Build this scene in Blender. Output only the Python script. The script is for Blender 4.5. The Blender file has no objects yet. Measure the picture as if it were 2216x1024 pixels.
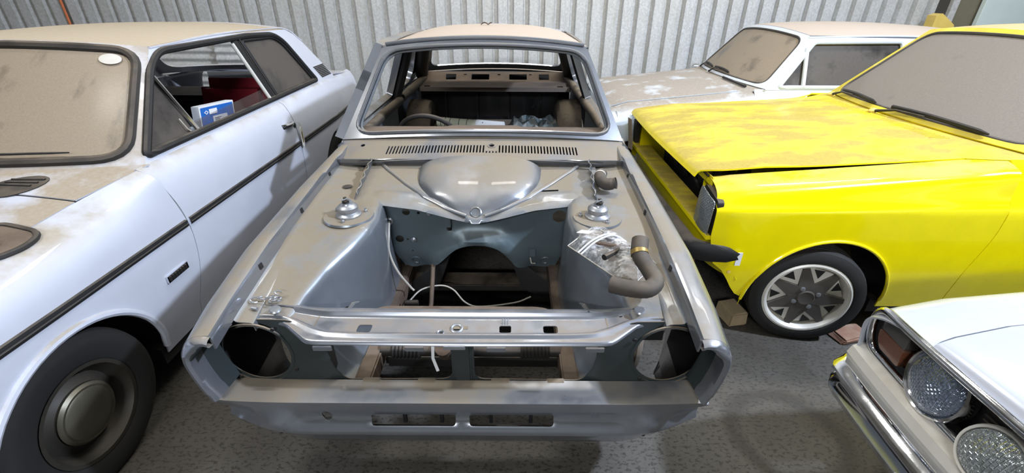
import bpy, bmesh, math, random
from mathutils import Vector, Matrix
from mathutils.geometry import delaunay_2d_cdt
random.seed(7)
PI = math.pi
D = bpy.data
SC = bpy.context.scene
COL = SC.collection

# ------------------------------------------------------------------ camera, world, lamps, exposure
cam = D.cameras.new('camera'); cam_o = D.objects.new('camera', cam); COL.objects.link(cam_o)
cam.sensor_width = 36.0; cam.sensor_fit = 'HORIZONTAL'
cam.lens = 970.0 / 2216.0 * 36.0
cam.clip_start = 0.02
th = math.atan(970.0 / 1788.0); roll = math.radians(0.35)
fw = Vector((0, math.cos(th), -math.sin(th))); rt = Vector((1, 0, 0)); up = Vector((0, math.sin(th), math.cos(th)))
r2 = rt * math.cos(roll) + up * math.sin(roll); u2 = up * math.cos(roll) - rt * math.sin(roll)
cam_o.matrix_world = Matrix(((r2.x, u2.x, -fw.x, 0), (r2.y, u2.y, -fw.y, 0), (r2.z, u2.z, -fw.z, 1.60), (0, 0, 0, 1)))
SC.camera = cam_o

world = D.worlds.new('world'); SC.world = world; world.use_nodes = True
bg = world.node_tree.nodes['Background']
bg.inputs[0].default_value = (1.0, 0.955, 0.88, 1); bg.inputs[1].default_value = 0.05

def area(name, loc, target, sx, sy, power, col):
    l = D.lights.new(name, 'AREA'); l.shape = 'RECTANGLE'; l.size = sx; l.size_y = sy; l.energy = power; l.color = col
    o = D.objects.new(name, l); COL.objects.link(o); o.location = loc
    o.rotation_euler = (Vector(target) - Vector(loc)).to_track_quat('-Z', 'Y').to_euler()
    return o
area('ceiling_lamp_right', (4.0, 0.58, 4.5), (0.2, 1.6, 0.5), 0.22, 0.22, 360, (0.70, 0.80, 1.0))
area('ceiling_tube_behind', (-0.6, -3.4, 3.5), (0, 2.5, 0.8), 1.6, 0.12, 125, (0.95, 0.97, 1.0))
for lx, ly, pw in ((-2.4, 1.3, 52), (0.2, 3.4, 72), (3.4, 3.4, 54)):
    area('overhead_fill', (lx, ly, 4.4), (lx, ly + .2, 0), 1.5, 0.35, pw, (1.0, 0.97, 0.91))  # overhead fill lamps, added to brighten the upward faces

vs = SC.view_settings
vs.view_transform = 'Standard'; vs.look = 'None'; vs.gamma = 1.0; vs.use_curve_mapping = False
vs.exposure = 0.20

# ------------------------------------------------------------------ materials
def S(r, g, b):
    f = lambda c: c / 12.92 if c <= 0.04045 else ((c + 0.055) / 1.055) ** 2.4
    return (f(r / 255), f(g / 255), f(b / 255), 1.0)

class N:
    def __init__(s, name):
        s.m = D.materials.new(name); s.m.use_nodes = True; s.t = s.m.node_tree
        s.p = s.t.nodes['Principled BSDF']; s.out = s.t.nodes['Material Output']
    def n(s, typ, **kw):
        x = s.t.nodes.new(typ)
        for k, v in kw.items(): setattr(x, k, v)
        return x
    def l(s, a, b): s.t.links.new(a, b)
    def noise(s, scale, detail=4, rough=.55, vec=None, stretch=None):
        x = s.n('ShaderNodeTexNoise'); x.inputs['Scale'].default_value = scale
        x.inputs['Detail'].default_value = detail; x.inputs['Roughness'].default_value = rough
        if vec is None:
            g = s.n('ShaderNodeTexCoord'); vec = g.outputs['Object']
        if stretch:
            mp = s.n('ShaderNodeMapping'); mp.inputs['Scale'].default_value = stretch; s.l(vec, mp.inputs['Vector']); vec = mp.outputs[0]
        s.l(vec, x.inputs['Vector']); return x.outputs[0]
    def rng(s, v, a, b, c=0., d=1.):
        x = s.n('ShaderNodeMapRange'); x.inputs[1].default_value = a; x.inputs[2].default_value = b
        x.inputs[3].default_value = c; x.inputs[4].default_value = d; s.l(v, x.inputs[0]); return x.outputs[0]
    def math(s, op, a, b):
        x = s.n('ShaderNodeMath', operation=op)
        for i, v in enumerate((a, b)):
            if isinstance(v, (int, float)): x.inputs[i].default_value = v
            else: s.l(v, x.inputs[i])
        return x.outputs[0]
    def mix(s, fac, a, b):
        x = s.n('ShaderNodeMix', data_type='RGBA')
        if isinstance(fac, (int, float)): x.inputs[0].default_value = fac
        else: s.l(fac, x.inputs[0])
        for i, v in ((6, a), (7, b)):
            if isinstance(v, tuple): x.inputs[i].default_value = v
            else: s.l(v, x.inputs[i])
        return x.outputs[2]
    def bump(s, v, strength=.2, dist=.01):
        x = s.n('ShaderNodeBump'); x.inputs['Strength'].default_value = strength; x.inputs['Distance'].default_value = dist
        s.l(v, x.inputs['Height']); s.l(x.outputs[0], s.p.inputs['Normal'])

DUST = S(150, 136, 115)
def paint(name, col, rough=.3, metal=0., dust=0., dcol=DUST, lo=.42, hi=.58, nlo=.25, nhi=.75, scale=4., stretch=None, coat=.0, var=.06, spec=.5):
    """painted / bare sheet metal; settled dust lies on the faces that look up, wiped away in patches"""
    a = N(name); p = a.p
    base = col
    if var:
        v = a.rng(a.noise(9, 3), .3, .7)
        dk = tuple(c * (1 - var * 2) for c in col[:3]) + (1,)
        base = a.mix(v, dk, col)
    p.inputs['Metallic'].default_value = metal; p.inputs['Roughness'].default_value = rough
    p.inputs['Coat Weight'].default_value = coat; p.inputs['Specular IOR Level'].default_value = spec
    if dust:
        g = a.n('ShaderNodeNewGeometry'); sp = a.n('ShaderNodeSeparateXYZ'); a.l(g.outputs['Normal'], sp.inputs[0])
        upf = a.rng(sp.outputs[2], nlo, nhi)
        nz = a.rng(a.noise(scale, 6, .6, stretch=stretch), lo, hi)
        fine = a.rng(a.noise(60, 3), .2, .8, .8, 1.)
        fac = a.math('MULTIPLY', a.math('MULTIPLY', upf, nz), a.math('MULTIPLY', fine, dust))
        base = a.mix(fac, base, dcol)
        inv = a.math('SUBTRACT', 1.0, fac)
        a.l(a.math('MULTIPLY', inv, metal), p.inputs['Metallic'])
        a.l(a.rng(fac, 0, 1, rough, .85), p.inputs['Roughness'])
        if coat: a.l(a.math('MULTIPLY', inv, coat), p.inputs['Coat Weight'])
    if isinstance(base, tuple): p.inputs['Base Color'].default_value = base
    else: a.l(base, p.inputs['Base Color'])
    return a.m

def glassy(name, col, alpha, rough=.15, dust=DUST, damt=.9, lo=.35, hi=.6, scale=3., stretch=None, streak=.0):
    """glass under a film of dust: the film is opaque where thick, see-through where thin"""
    a = N(name); p = a.p
    nz = a.rng(a.noise(scale, 5, .6, stretch=stretch), lo, hi)
    fine = a.rng(a.noise(140, 2), .3, .7, .85, 1.)
    fac = a.math('MULTIPLY', a.math('MULTIPLY', nz, fine), damt)
    a.l(a.mix(fac, col, dust), p.inputs['Base Color'])
    a.l(a.rng(fac, 0, 1, alpha, 1.0), p.inputs['Alpha'])
    a.l(a.rng(fac, 0, 1, rough, .55), p.inputs['Roughness'])
    p.inputs['Coat Weight'].default_value = .12; p.inputs['Coat Roughness'].default_value = .15; p.inputs['Specular IOR Level'].default_value = .2
    return a.m

M = {}
M['silver'] = paint('silver_paint', S(132, 137, 147), .30, .6, .95, S(138, 126, 106), .30, .50, .45, .90, 3.2, coat=.35)
M['silver_clean'] = paint('silver_paint_clean', S(150, 154, 161), .22, .7, .92, S(138, 125, 102), .30, .56, .66, .98, 3.5, coat=.4)
M['silver_bay'] = paint('silver_bay', S(142, 149, 157), .30, .6, .95, S(134, 121, 99), .26, .50, .66, .97, 5, coat=.3)
M['bay_blue'] = paint('firewall_blue_grey', S(98, 112, 118), .42, .35, .7, S(150, 138, 120), .4, .6, .5, .9, 5)
M['roofdust'] = paint('roof_dust', S(160, 162, 168), .4, .2, 1., S(184, 168, 151), .05, .3, .1, .45, 3)
M['grille_dark'] = paint('black_green_panel', S(46, 53, 54), .5, 0., .9, S(150, 135, 114), .2, .5, .6, .95, 6)
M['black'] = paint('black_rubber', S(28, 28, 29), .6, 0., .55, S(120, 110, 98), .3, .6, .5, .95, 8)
M['seal'] = paint('dusty_rubber_seal', S(42, 40, 38), .6, 0., .7, S(120, 108, 94), .3, .6, .2, .9, 8)
M['darkmetal'] = paint('dark_metal', S(48, 46, 44), .5, .3, .8, S(118, 104, 88), .3, .6, .4, .9, 7)
M['interior'] = paint('dusty_dark_interior', S(52, 50, 48), .75, 0., .95, S(128, 114, 98), .25, .55, .4, .9, 6)
M['brownshelf'] = paint('dusty_bare_shelf', S(84, 77, 71), .7, .1, .9, S(118, 101, 86), .25, .55, .3, .85, 4)
M['tar'] = paint('tar_black', S(22, 22, 24), .28, 0., .4, S(90, 80, 70), .5, .7, .4, .9, 9)
M['capping'] = paint('dusty_capping', S(66, 60, 54), .7, 0., .9, S(134, 120, 100), .3, .5, .2, .8, 10)
M['zinc'] = paint('zinc_plate', S(176, 180, 186), .36, .75, .35, DUST, .5, .7, .6, 1., 20)
M['chrome'] = paint('chrome', S(225, 226, 230), .08, 1., .25, DUST, .5, .75, .6, 1., 14, var=.0)
M['rust'] = paint('rusty_dust', S(92, 76, 64), .85, 0, .6, S(126, 112, 96), .35, .6, .5, .9, 9)
M['left'] = paint('pale_grey_white_paint', S(205, 209, 220), .28, 0., .97, S(156, 140, 114), .34, .50, .42, .80, 3.0, coat=.4, var=.02)
M['left_wing'] = paint('pale_wing_paint', S(204, 208, 219), .28, 0., .93, S(160, 147, 123), .42, .60, .45, .92, 3.4, coat=.4, var=.02)
M['left_roof'] = paint('dust_covered_roof', S(204, 208, 219), .4, 0., 1., S(178, 162, 135), .18, .34, .10, .5, 2.2)
M['yellow'] = paint('yellow_paint', S(250, 232, 8), .16, 0., .0, coat=.6, var=.03)
M['yellow_dust'] = paint('yellow_bonnet_paint', S(250, 230, 20), .25, 0., .92, S(158, 136, 74), .24, .56, .45, .9, 3.2, stretch=(1.0, 2.2, 1.), coat=.4, var=.02)
M['yellow_wing'] = paint('yellow_wing_paint', S(250, 232, 8), .16, 0., .9, S(176, 154, 90), .40, .58, .80, .97, 3.2, stretch=(1.0, 2.2, 1.), coat=.6, var=.03)
M['silver_slam'] = paint('silver_slam_panel', S(150, 154, 162), .28, .75, .8, S(138, 123, 103), .34, .56, .90, .995, 6, coat=.4)
M['yellow_roof'] = paint('yellow_roof_dust', S(240, 220, 40), .4, 0., 1., S(172, 152, 118), .1, .3, .1, .5, 3)
M['back'] = paint('pale_blue_white_paint', S(214, 222, 230), .3, 0., .98, S(148, 134, 116), .30, .46, .55, .92, 3.5, coat=.3, var=.02)
M['back_clean'] = paint('pale_blue_white_clean', S(216, 223, 231), .3, 0., .3, S(178, 164, 146), .5, .7, .7, 1., 3.5, coat=.3, var=.02)
M['white'] = paint('white_paint', S(192, 196, 205), .22, 0., .25, S(190, 182, 168), .5, .75, .7, 1., 4, coat=.5, var=.015)
M['cream'] = paint('dusty_white_valance', S(214, 212, 204), .5, 0., .6, S(176, 166, 150), .35, .6, .2, .9, 6)
M['tyre'] = paint('tyre_rubber', S(28, 27, 26), .75, 0., .4, S(58, 53, 46), .35, .6, .0, .9, 7)
M['tyre_dusty'] = paint('tyre_dusty', S(128, 118, 106), .8, 0., .7, S(160, 150, 136), .35, .6, .0, .9, 9)
M['steelwheel'] = paint('steel_wheel', S(56, 53, 47), .5, .3, .6, S(76, 68, 56), .3, .6, .0, .8, 8)
M['hubcap'] = paint('dull_chrome_hubcap', S(112, 108, 94), .3, .75, .5, S(96, 88, 72), .3, .6, .0, .9, 4)
M['alloy'] = paint('bare_alloy', S(228, 225, 216), .35, .25, .3, S(170, 158, 138), .35, .6, .2, .9, 12)
M['alloy_dark'] = paint('grey_alloy_spokes', S(92, 88, 84), .5, .3, .6, S(120, 108, 94), .35, .6, .2, .9, 10)
M['hose'] = paint('ribbed_rubber_hose', S(70, 65, 60), .7, 0., .7, S(112, 102, 88), .3, .55, .2, .9, 12)
M['red'] = paint('dark_red_vinyl', S(150, 22, 42), .5, 0., .4, S(90, 50, 50), .4, .6, .3, .9, 5)
M['dirtglass'] = glassy('dusty_windscreen', S(70, 66, 60), .85, dust=S(154, 140, 121), damt=.96, lo=.18, hi=.46, scale=3.2, stretch=(2.2, 1.2, .8))
M['dirtglass2'] = glassy('dusty_grey_screen', S(60, 60, 60), .85, dust=S(136, 128, 118), damt=1., lo=.15, hi=.36, scale=3)
M['greyglass'] = glassy('dusty_side_glass', S(34, 34, 34), .82, dust=S(96, 90, 84), damt=.92, lo=.2, hi=.5, scale=4)
M['clearglass'] = glassy('thin_dust_glass', S(80, 74, 74), .10, dust=S(150, 138, 126), damt=.26, lo=.3, hi=.62, scale=5)
M['blue'] = paint('blue_print_card', S(34, 104, 190), .4, 0, 0, var=.02)
M['paper'] = paint('white_paper', S(228, 230, 232), .6, 0, 0, var=.02)
M['palegreen'] = paint('pale_green_paper', S(206, 212, 190), .6, 0, .3, S(160, 150, 130), .4, .6, .3, .9, 6, var=.05)
M['orange'] = paint('orange_plastic', S(214, 120, 74), .5, 0, 0)
M['mint'] = paint('pale_mint_paint', S(216, 230, 226), .4, 0, 0, var=.02)
M['olive'] = paint('olive_brown_paint', S(120, 116, 96), .6, 0, 0)
M['yellowpl'] = paint('yellow_plastic', S(236, 206, 110), .45, 0, .0)
M['brick'] = paint('dusty_brick', S(150, 112, 92), .9, 0, .5, S(170, 150, 128), .4, .6, .2, .9, 14)
M['wood'] = paint('pale_wood_block', S(176, 156, 122), .85, 0, .0, var=.12)
M['card'] = paint('old_cardboard', S(158, 138, 108), .85, 0, .0, var=.1)
M['wire'] = paint('pale_wire', S(196, 190, 178), .5, .1, 0.)
M['brass'] = paint('brass', S(176, 150, 84), .35, .7, .3)
M['amber'] = paint('dull_amber_lens', S(122, 74, 52), .22, 0., .5, S(124, 116, 108), .3, .6, .1, .8, 9, coat=.5)
M['greylens'] = paint('grey_clear_lens', S(96, 94, 90), .22, 0., .5, S(124, 116, 108), .3, .6, .1, .8, 9, coat=.5)
M['mat_leaf'] = paint('dry_leaf', S(84, 66, 50), .8)

def lens_mat(name, col, scale):
    a = N(name); p = a.p
    tc = a.n('ShaderNodeTexCoord'); w = a.n('ShaderNodeTexBrick'); w.inputs['Scale'].default_value = scale
    w.inputs['Mortar Size'].default_value = .06; w.inputs['Mortar Smooth'].default_value = .8
    w.inputs['Color1'].default_value = (1, 1, 1, 1); w.inputs['Color2'].default_value = (.7, .7, .7, 1); w.inputs['Mortar'].default_value = (0, 0, 0, 1)
    mp = a.n('ShaderNodeMapping'); mp.inputs['Rotation'].default_value = (0, PI / 2, 0); a.l(tc.outputs['Object'], mp.inputs[0]); a.l(mp.outputs[0], w.inputs['Vector'])
    p.inputs['Base Color'].default_value = col; p.inputs['Metallic'].default_value = .75; p.inputs['Roughness'].default_value = .12
    p.inputs['Coat Weight'].default_value = 1.0; p.inputs['Coat Roughness'].default_value = .03
    nz = a.noise(90, 2)
    a.bump(a.math('ADD', w.outputs['Fac'], nz), .55, .012)
    return a.m
M['lens'] = lens_mat('fluted_headlamp_glass', S(150, 164, 186), 34)
M['lens2'] = lens_mat('clear_lamp_glass', S(196, 204, 206), 26)

def galv():
    a = N('galvanised_sheet'); p = a.p
    n1 = a.noise(30, 2, .5); v = a.n('ShaderNodeTexVoronoi'); v.inputs['Scale'].default_value = 55
    tc = a.n('ShaderNodeTexCoord'); a.l(tc.outputs['Object'], v.inputs['Vector'])
    sp = a.rng(v.outputs['Color'], 0, 1)
    big = a.rng(a.noise(1.3, 4), .3, .7)
    c = a.mix(sp, S(182, 183, 182), S(212, 214, 215))
    c = a.mix(a.math('MULTIPLY', big, .45), c, S(186, 182, 168))
    drip = a.rng(a.noise(5, 4, .6, stretch=(3., 3., .25)), .60, .72)
    c = a.mix(a.math('MULTIPLY', drip, .35), c, S(140, 132, 112))
    a.l(c, p.inputs['Base Color']); p.inputs['Metallic'].default_value = .1
    a.l(a.rng(n1, .3, .7, .38, .6), p.inputs['Roughness'])
    a.bump(a.noise(120, 2), .12, .004)
    return a.m
M['galv'] = galv()

def concrete():
    a = N('worn_concrete'); p = a.p
    tc = a.n('ShaderNodeTexCoord'); ob = tc.outputs['Object']
    big = a.rng(a.noise(.9, 5, .6), .3, .7)
    c = a.mix(big, S(58, 53, 44), S(102, 99, 94))
    fleck = a.rng(a.noise(46, 5, .7, stretch=(1.0, 1.7, 1.)), .53, .58)
    c = a.mix(a.math('MULTIPLY', fleck, .75), c, S(38, 35, 31))
    oil = a.rng(a.noise(1.7, 3), .55, .72)
    c = a.mix(a.math('MULTIPLY', oil, .6), c, S(52, 46, 37))
    # old tyre-shaped stain ring on the slab
    sub = a.n('ShaderNodeVectorMath', operation='SUBTRACT'); sub.inputs[1].default_value = (1.14, 1.235, 0); a.l(ob, sub.inputs[0])
    ln = a.n('ShaderNodeVectorMath', operation='LENGTH'); a.l(sub.outputs[0], ln.inputs[0])
    wob = a.rng(a.noise(6, 3), 0, 1, -.035, .035)
    dd = a.math('ABSOLUTE', a.math('SUBTRACT', a.math('ADD', ln.outputs['Value'], wob), .215), 0)
    ring = a.rng(dd, .012, .05, .6, 0)
    c = a.mix(ring, c, S(40, 36, 30))
    a.l(c, p.inputs['Base Color']); p.inputs['Roughness'].default_value = .62
    a.bump(a.noise(40, 5), .25, .01)
    return a.m
M['floor'] = concrete()

def bagmat():
    a = N('clear_polythene'); p = a.p
    p.inputs['Base Color'].default_value = (.93, .94, .96, 1); a.l(a.rng(a.noise(22, 5, .65, stretch=(1., 2.5, 1.)), .46, .66, .10, .62), p.inputs['Alpha'])
    p.inputs['Roughness'].default_value = .12; p.inputs['Coat Weight'].default_value = 1.
    a.bump(a.noise(28, 4), .8, .02)
    return a.m
M['bag'] = bagmat()

# ------------------------------------------------------------------ geometry helpers
def V(*a): return Vector(a)
def lerp(a, b, t): return a + (b - a) * t
def sstep(a, b, x):
    t = max(0., min(1., (x - a) / (b - a))); return t * t * (3 - 2 * t)
def itp(tab, x):
    """piecewise smooth table lookup [(x, y)...]"""
    if x <= tab[0][0]: return tab[0][1]
    for (a, p), (b, q) in zip(tab, tab[1:]):
        if x <= b:
            t = (x - a) / (b - a)
            return p + (q - p) * t
    return tab[-1][1]

def tag(o, label=None, cat=None, group=None, kind=None):
    if label: o['label'] = label
    if cat: o['category'] = cat
    if group: o['group'] = group
    if kind: o['kind'] = kind
    return o

def thing(name, loc, label, cat, group=None, kind=None):
    o = D.objects.new(name, None); COL.objects.link(o); o.location = loc; o.empty_display_size = .1
    return tag(o, label, cat, group, kind)

def root_loc(o):
    v = Vector((0, 0, 0))
    while o is not None:
        v += Vector(o.location); o = o.parent
    return v

def mk(name, verts, faces, mat, par=None, smooth=True, sharp=38, label=None, cat=None, group=None, kind=None, origin=None, recalc=True):
    off = root_loc(par) if par else Vector((0, 0, 0))
    loc = Vector((0, 0, 0))
    if origin is not None: loc = Vector(origin) - off
    me = D.meshes.new(name)
    me.from_pydata([tuple(Vector(v) - off - loc) for v in verts], [], [tuple(f) for f in faces])
    if recalc:
        bm = bmesh.new(); bm.from_mesh(me); bmesh.ops.remove_doubles(bm, verts=bm.verts, dist=1e-5)
        bmesh.ops.recalc_face_normals(bm, faces=bm.faces); bm.to_mesh(me); bm.free()
    if smooth:
        me.polygons.foreach_set('use_smooth', [True] * len(me.polygons))
        me.set_sharp_from_angle(angle=math.radians(sharp))
    me.materials.append(M[mat] if isinstance(mat, str) else mat); me.update()
    o = D.objects.new(name, me); COL.objects.link(o); o.location = loc
    if par: o.parent = par
    return tag(o, label, cat, group, kind)

def cr(pts, n=6, closed=False):
    """Catmull-Rom curve through the points, n segments per span"""
    P = [Vector(p) for p in pts]; m = len(P); out = []
    rng = range(m) if closed else range(m - 1)
    for i in rng:
        if closed: a, b, c, d = P[(i - 1) % m], P[i], P[(i + 1) % m], P[(i + 2) % m]
        else:
            b, c = P[i], P[i + 1]
            a = P[i - 1] if i > 0 else b * 2 - c
            d = P[i + 2] if i + 2 < m else c * 2 - b
        for k in range(n):
            t = k / n
            out.append(.5 * ((2 * b) + (c - a) * t + (2 * a - 5 * b + 4 * c - d) * t * t + (3 * b - a - 3 * c + d) * t ** 3))
    if not closed: out.append(P[-1].copy())
    return out

def resample(poly, n):
    P = [Vector(p) for p in poly]; L = [0]
    for a, b in zip(P, P[1:]): L.append(L[-1] + (b - a).length)
    out = []; j = 0
    for k in range(n):
        s = L[-1] * k / (n - 1)
        while j < len(P) - 2 and L[j + 1] < s: j += 1
        d = L[j + 1] - L[j]
        out.append(P[j].lerp(P[j + 1], 0 if d < 1e-9 else (s - L[j]) / d))
    return out

def rpoly(pts, r, n=5):
    """rounded polygon in 2D; r a number or one per corner"""
    out = []; m = len(pts)
    for i in range(m):
        p = Vector(pts[i]).to_2d(); a = Vector(pts[i - 1]).to_2d(); b = Vector(pts[(i + 1) % m]).to_2d()
        ri = r[i] if isinstance(r, (list, tuple)) else r
        if ri <= 0: out.append(p); continue
        da = (a - p); db = (b - p); q = min(ri, da.length * .48, db.length * .48)
        s = p + da.normalized() * q; e = p + db.normalized() * q
        for k in range(n + 1):
            t = k / n; out.append((1 - t) ** 2 * s + 2 * t * (1 - t) * p + t * t * e)
    return out

def circ(cx, cy, r, n=28, ry=None):
    return [Vector((cx + r * math.cos(2 * PI * k / n), cy + (ry or r) * math.sin(2 * PI * k / n))) for k in range(n)]

def rrect(x0, y0, x1, y1, r=.01, n=3): return rpoly([(x0, y0), (x1, y0), (x1, y1), (x0, y1)], r, n)

def inside(p, poly):
    c = False; j = len(poly) - 1; x, y = p[0], p[1]
    for i in range(len(poly)):
        a, b = poly[i], poly[j]
        if (a[1] > y) != (b[1] > y) and x < (b[0] - a[0]) * (y - a[1]) / (b[1] - a[1]) + a[0]: c = not c
        j = i
    return c

def dens(poly, step):
    out = []
    for a, b in zip(poly, poly[1:] + poly[:1]):
        a = Vector(a).to_2d(); b = Vector(b).to_2d(); k = max(1, int(math.ceil((b - a).length / step)))
        out += [a.lerp(b, i / k) for i in range(k)]
    o2 = []
    for p in out:
        if not o2 or (p - o2[-1]).length > 1e-5: o2.append(p)
    if (o2[0] - o2[-1]).length < 1e-5: o2.pop()
    return o2

def solid(verts, faces, thick):
    """give a sheet its thickness along the vertex normals"""
    n = len(verts); nor = [Vector((0, 0, 0)) for _ in verts]; ec = {}
    for f in faces:
        a, b, c = verts[f[0]], verts[f[1]], verts[f[2]]; q = (b - a).cross(c - a)
        if len(f) == 4: q = (verts[f[2]] - verts[f[0]]).cross(verts[f[3]] - verts[f[1]])
        for i in f: nor[i] += q
        for i in range(len(f)):
            e = (f[i], f[(i + 1) % len(f)]); ec[e] = ec.get(e, 0) + 1
    vs = list(verts) + [v - (w.normalized() * thick if w.length > 0 else w) for v, w in zip(verts, nor)]
    fs = [tuple(f) for f in faces] + [tuple(i + n for i in reversed(f)) for f in faces]
    for (a, b) in ec:
        if (b, a) not in ec: fs.append((b, a, a + n, b + n))
    return vs, fs

def panel(name, outline, fn, mat, par, holes=(), step=.05, thick=.004, **kw):
    """sheet cut from a 2D outline with real holes, then bent onto fn(u, v)"""
    ol = dens([Vector(p).to_2d() for p in outline], step); hs = [dens([Vector(p).to_2d() for p in h], step) for h in holes]
    pts = list(ol); ed = [(i, (i + 1) % len(ol)) for i in range(len(ol))]
    for h in hs:
        b = len(pts); pts += h; ed += [(b + i, b + (i + 1) % len(h)) for i in range(len(h))]
    xs = [p[0] for p in ol]; ys = [p[1] for p in ol]
    nb = len(pts); bp = [(p[0], p[1]) for p in pts]
    nx = int((max(xs) - min(xs)) / step) + 1; ny = int((max(ys) - min(ys)) / step) + 1
    mg = (step * .4) ** 2
    for i in range(nx):
        for j in range(ny):
            p = (min(xs) + (i + .5) * step, min(ys) + (j + .5) * step)
            if not inside(p, ol) or any(inside(p, h) for h in hs): continue
            if any((p[0] - q[0]) ** 2 + (p[1] - q[1]) ** 2 < mg for q in bp): continue
            pts.append(Vector(p))
    vo, eo, fo, *_ = delaunay_2d_cdt(pts, ed, [], 0, 1e-7)
    fs = []
    for f in fo:
        c = sum((vo[i] for i in f), Vector((0, 0))) / len(f)
        if inside(c, ol) and not any(inside(c, h) for h in hs): fs.append(tuple(f))
    vv = [Vector(fn(p[0], p[1])) for p in vo]
    if thick: vv, fs = solid(vv, fs, thick)
    return mk(name, vv, fs, mat, par, **kw)

def loft(name, rows, mat, par, thick=0., closed=False, caps=False, **kw):
    m = len(rows[0]); vv = [Vector(p) for r in rows for p in r]; fs = []
    for i in range(len(rows) - 1):
        for j in range(m if closed else m - 1):
            k = (j + 1) % m; fs.append((i * m + j, i * m + k, (i + 1) * m + k, (i + 1) * m + j))
    if caps and closed:
        fs.append(tuple(range(m - 1, -1, -1))); fs.append(tuple(range((len(rows) - 1) * m, len(rows) * m)))
    if thick: vv, fs = solid(vv, fs, thick)
    return mk(name, vv, fs, mat, par, **kw)

def tube_rows(pts, r, n=10, closed=False, flat=1., upv=None):
    P = [Vector(p) for p in pts]; m = len(P); rows = []; nrm = None
    for i in range(m):
        a = P[i - 1] if (i or closed) else P[i]; b = P[(i + 1) % m] if (i < m - 1 or closed) else P[i]
        t = (b - a).normalized()
        if upv is not None: nrm = Vector(upv)
        elif nrm is None: nrm = Vector((0, 0, 1)) if abs(t.z) < .9 else Vector((1, 0, 0))
        nrm = (nrm - t * nrm.dot(t)).normalized(); bn = t.cross(nrm)
        ri = r[i] if isinstance(r, (list, tuple)) else r
        rows.append([P[i] + nrm * (ri * flat * math.cos(2 * PI * k / n)) + bn * (ri * math.sin(2 * PI * k / n)) for k in range(n)])
    if closed: rows.append(rows[0])
    return rows

def tube(name, pts, r, mat, par, n=10, closed=False, flat=1., upv=None, caps=True, **kw):
    return loft(name, tube_rows(pts, r, n, closed, flat, upv), mat, par, closed=True, caps=caps and not closed, **kw)

def lathe(name, prof, c, axis, mat, par, n=32, closedprof=False, **kw):
    """profile [(radius, height along axis)] spun about axis through c"""
    ax = Vector(axis).normalized(); x = ax.orthogonal().normalized(); y = ax.cross(x); c = Vector(c); rows = []
    for k in range(n):
        a = 2 * PI * k / n; d = x * math.cos(a) + y * math.sin(a)
        rows.append([c + d * r + ax * h for r, h in prof])
    rows.append(rows[0])
    return loft(name, rows, mat, par, closed=closedprof, **kw)

def box(name, lo, hi, mat, par=None, bev=.004, fn=None, **kw):
    bm = bmesh.new(); bmesh.ops.create_cube(bm, size=1.)
    lo = Vector(lo); hi = Vector(hi)
    for v in bm.verts: v.co = Vector((lerp(lo[i], hi[i], v.co[i] + .5) for i in range(3)))
    if bev: bmesh.ops.bevel(bm, geom=bm.edges[:], offset=bev, segments=2, affect='EDGES')
    bm.verts.index_update(); vv = [v.co.copy() for v in bm.verts]; ff = [[v.index for v in f.verts] for f in bm.faces]; bm.free()
    if fn: vv = [Vector(fn(v)) for v in vv]
    return mk(name, vv, ff, mat, par, **kw)

def prism(name, poly, fn, h0, h1, mat, par, **kw):
    """outline extruded from h0 to h1; fn(u, v, h) -> point"""
    P = [Vector(p).to_2d() for p in poly]; n = len(P)
    vv = [Vector(fn(p[0], p[1], h0)) for p in P] + [Vector(fn(p[0], p[1], h1)) for p in P]
    fs = [tuple(range(n - 1, -1, -1)), tuple(range(n, 2 * n))] + [(i, (i + 1) % n, n + (i + 1) % n, n + i) for i in range(n)]
    return mk(name, vv, fs, mat, par, **kw)

# ------------------------------------------------------------------ car helpers (car frame: l from the nose back, u across, z up)
def key_sections(keys, l):
    """interpolate section control points between stations"""
    if l <= keys[0][0]: return [Vector(p) for p in keys[0][1]]
    for (a, A), (b, B) in zip(keys, keys[1:]):
        if l <= b:
            t = (l - a) / (b - a); return [Vector(p).lerp(Vector(q), t) for p, q in zip(A, B)]
    return [Vector(p) for p in keys[-1][1]]

def side_loft(name, T, keys, ls, zlow, sgn, mat, par, m=22, thick=.006, lfn=None, zsp=None, **kw):
    """body side: sections (u, z) from sill to top, cut off below zlow(l) so that the wheel arch is open"""
    rows = []
    for l in ls:
        c = cr([(p[0], p[1], 0) for p in key_sections(keys, l)], 6)
        zl = zlow(l); k = 0
        while k < len(c) - 2 and c[k + 1].y < zl: k += 1
        if c[k].y < zl:
            t = (zl - c[k].y) / max(1e-6, c[k + 1].y - c[k].y); c = [c[k].lerp(c[k + 1], t)] + c[k + 1:]
        cut_ = next((i for i, q_ in enumerate(c) if q_.y > zsp(l)), len(c) - 1) if zsp else None
        if cut_ and 1 < cut_ < len(c) - 2: r = resample(c[:cut_ + 1], m - 20)[:-1] + resample(c[cut_:], 21)
        else: r = resample(c, m)
        rows.append([T((lfn(l, p.y) if lfn else l), sgn * p.x, p.y) for p in r])
    # thickness always grows towards the middle of the car
    a, b, c, d = rows[0][0], rows[0][1], rows[1][1], rows[1][0]
    q = (c - a).cross(d - b); outd = T(ls[0], sgn, 0) - T(ls[0], 0, 0)
    return loft(name, rows, mat, par, thick=thick if q.dot(outd) > 0 else -thick, **kw)

def arch(lc, zc, r, base):
    def f(l):
        d = abs(l - lc)
        return max(base, zc + math.sqrt(max(0, r * r - d * d))) if d < r else base
    return f

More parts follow.
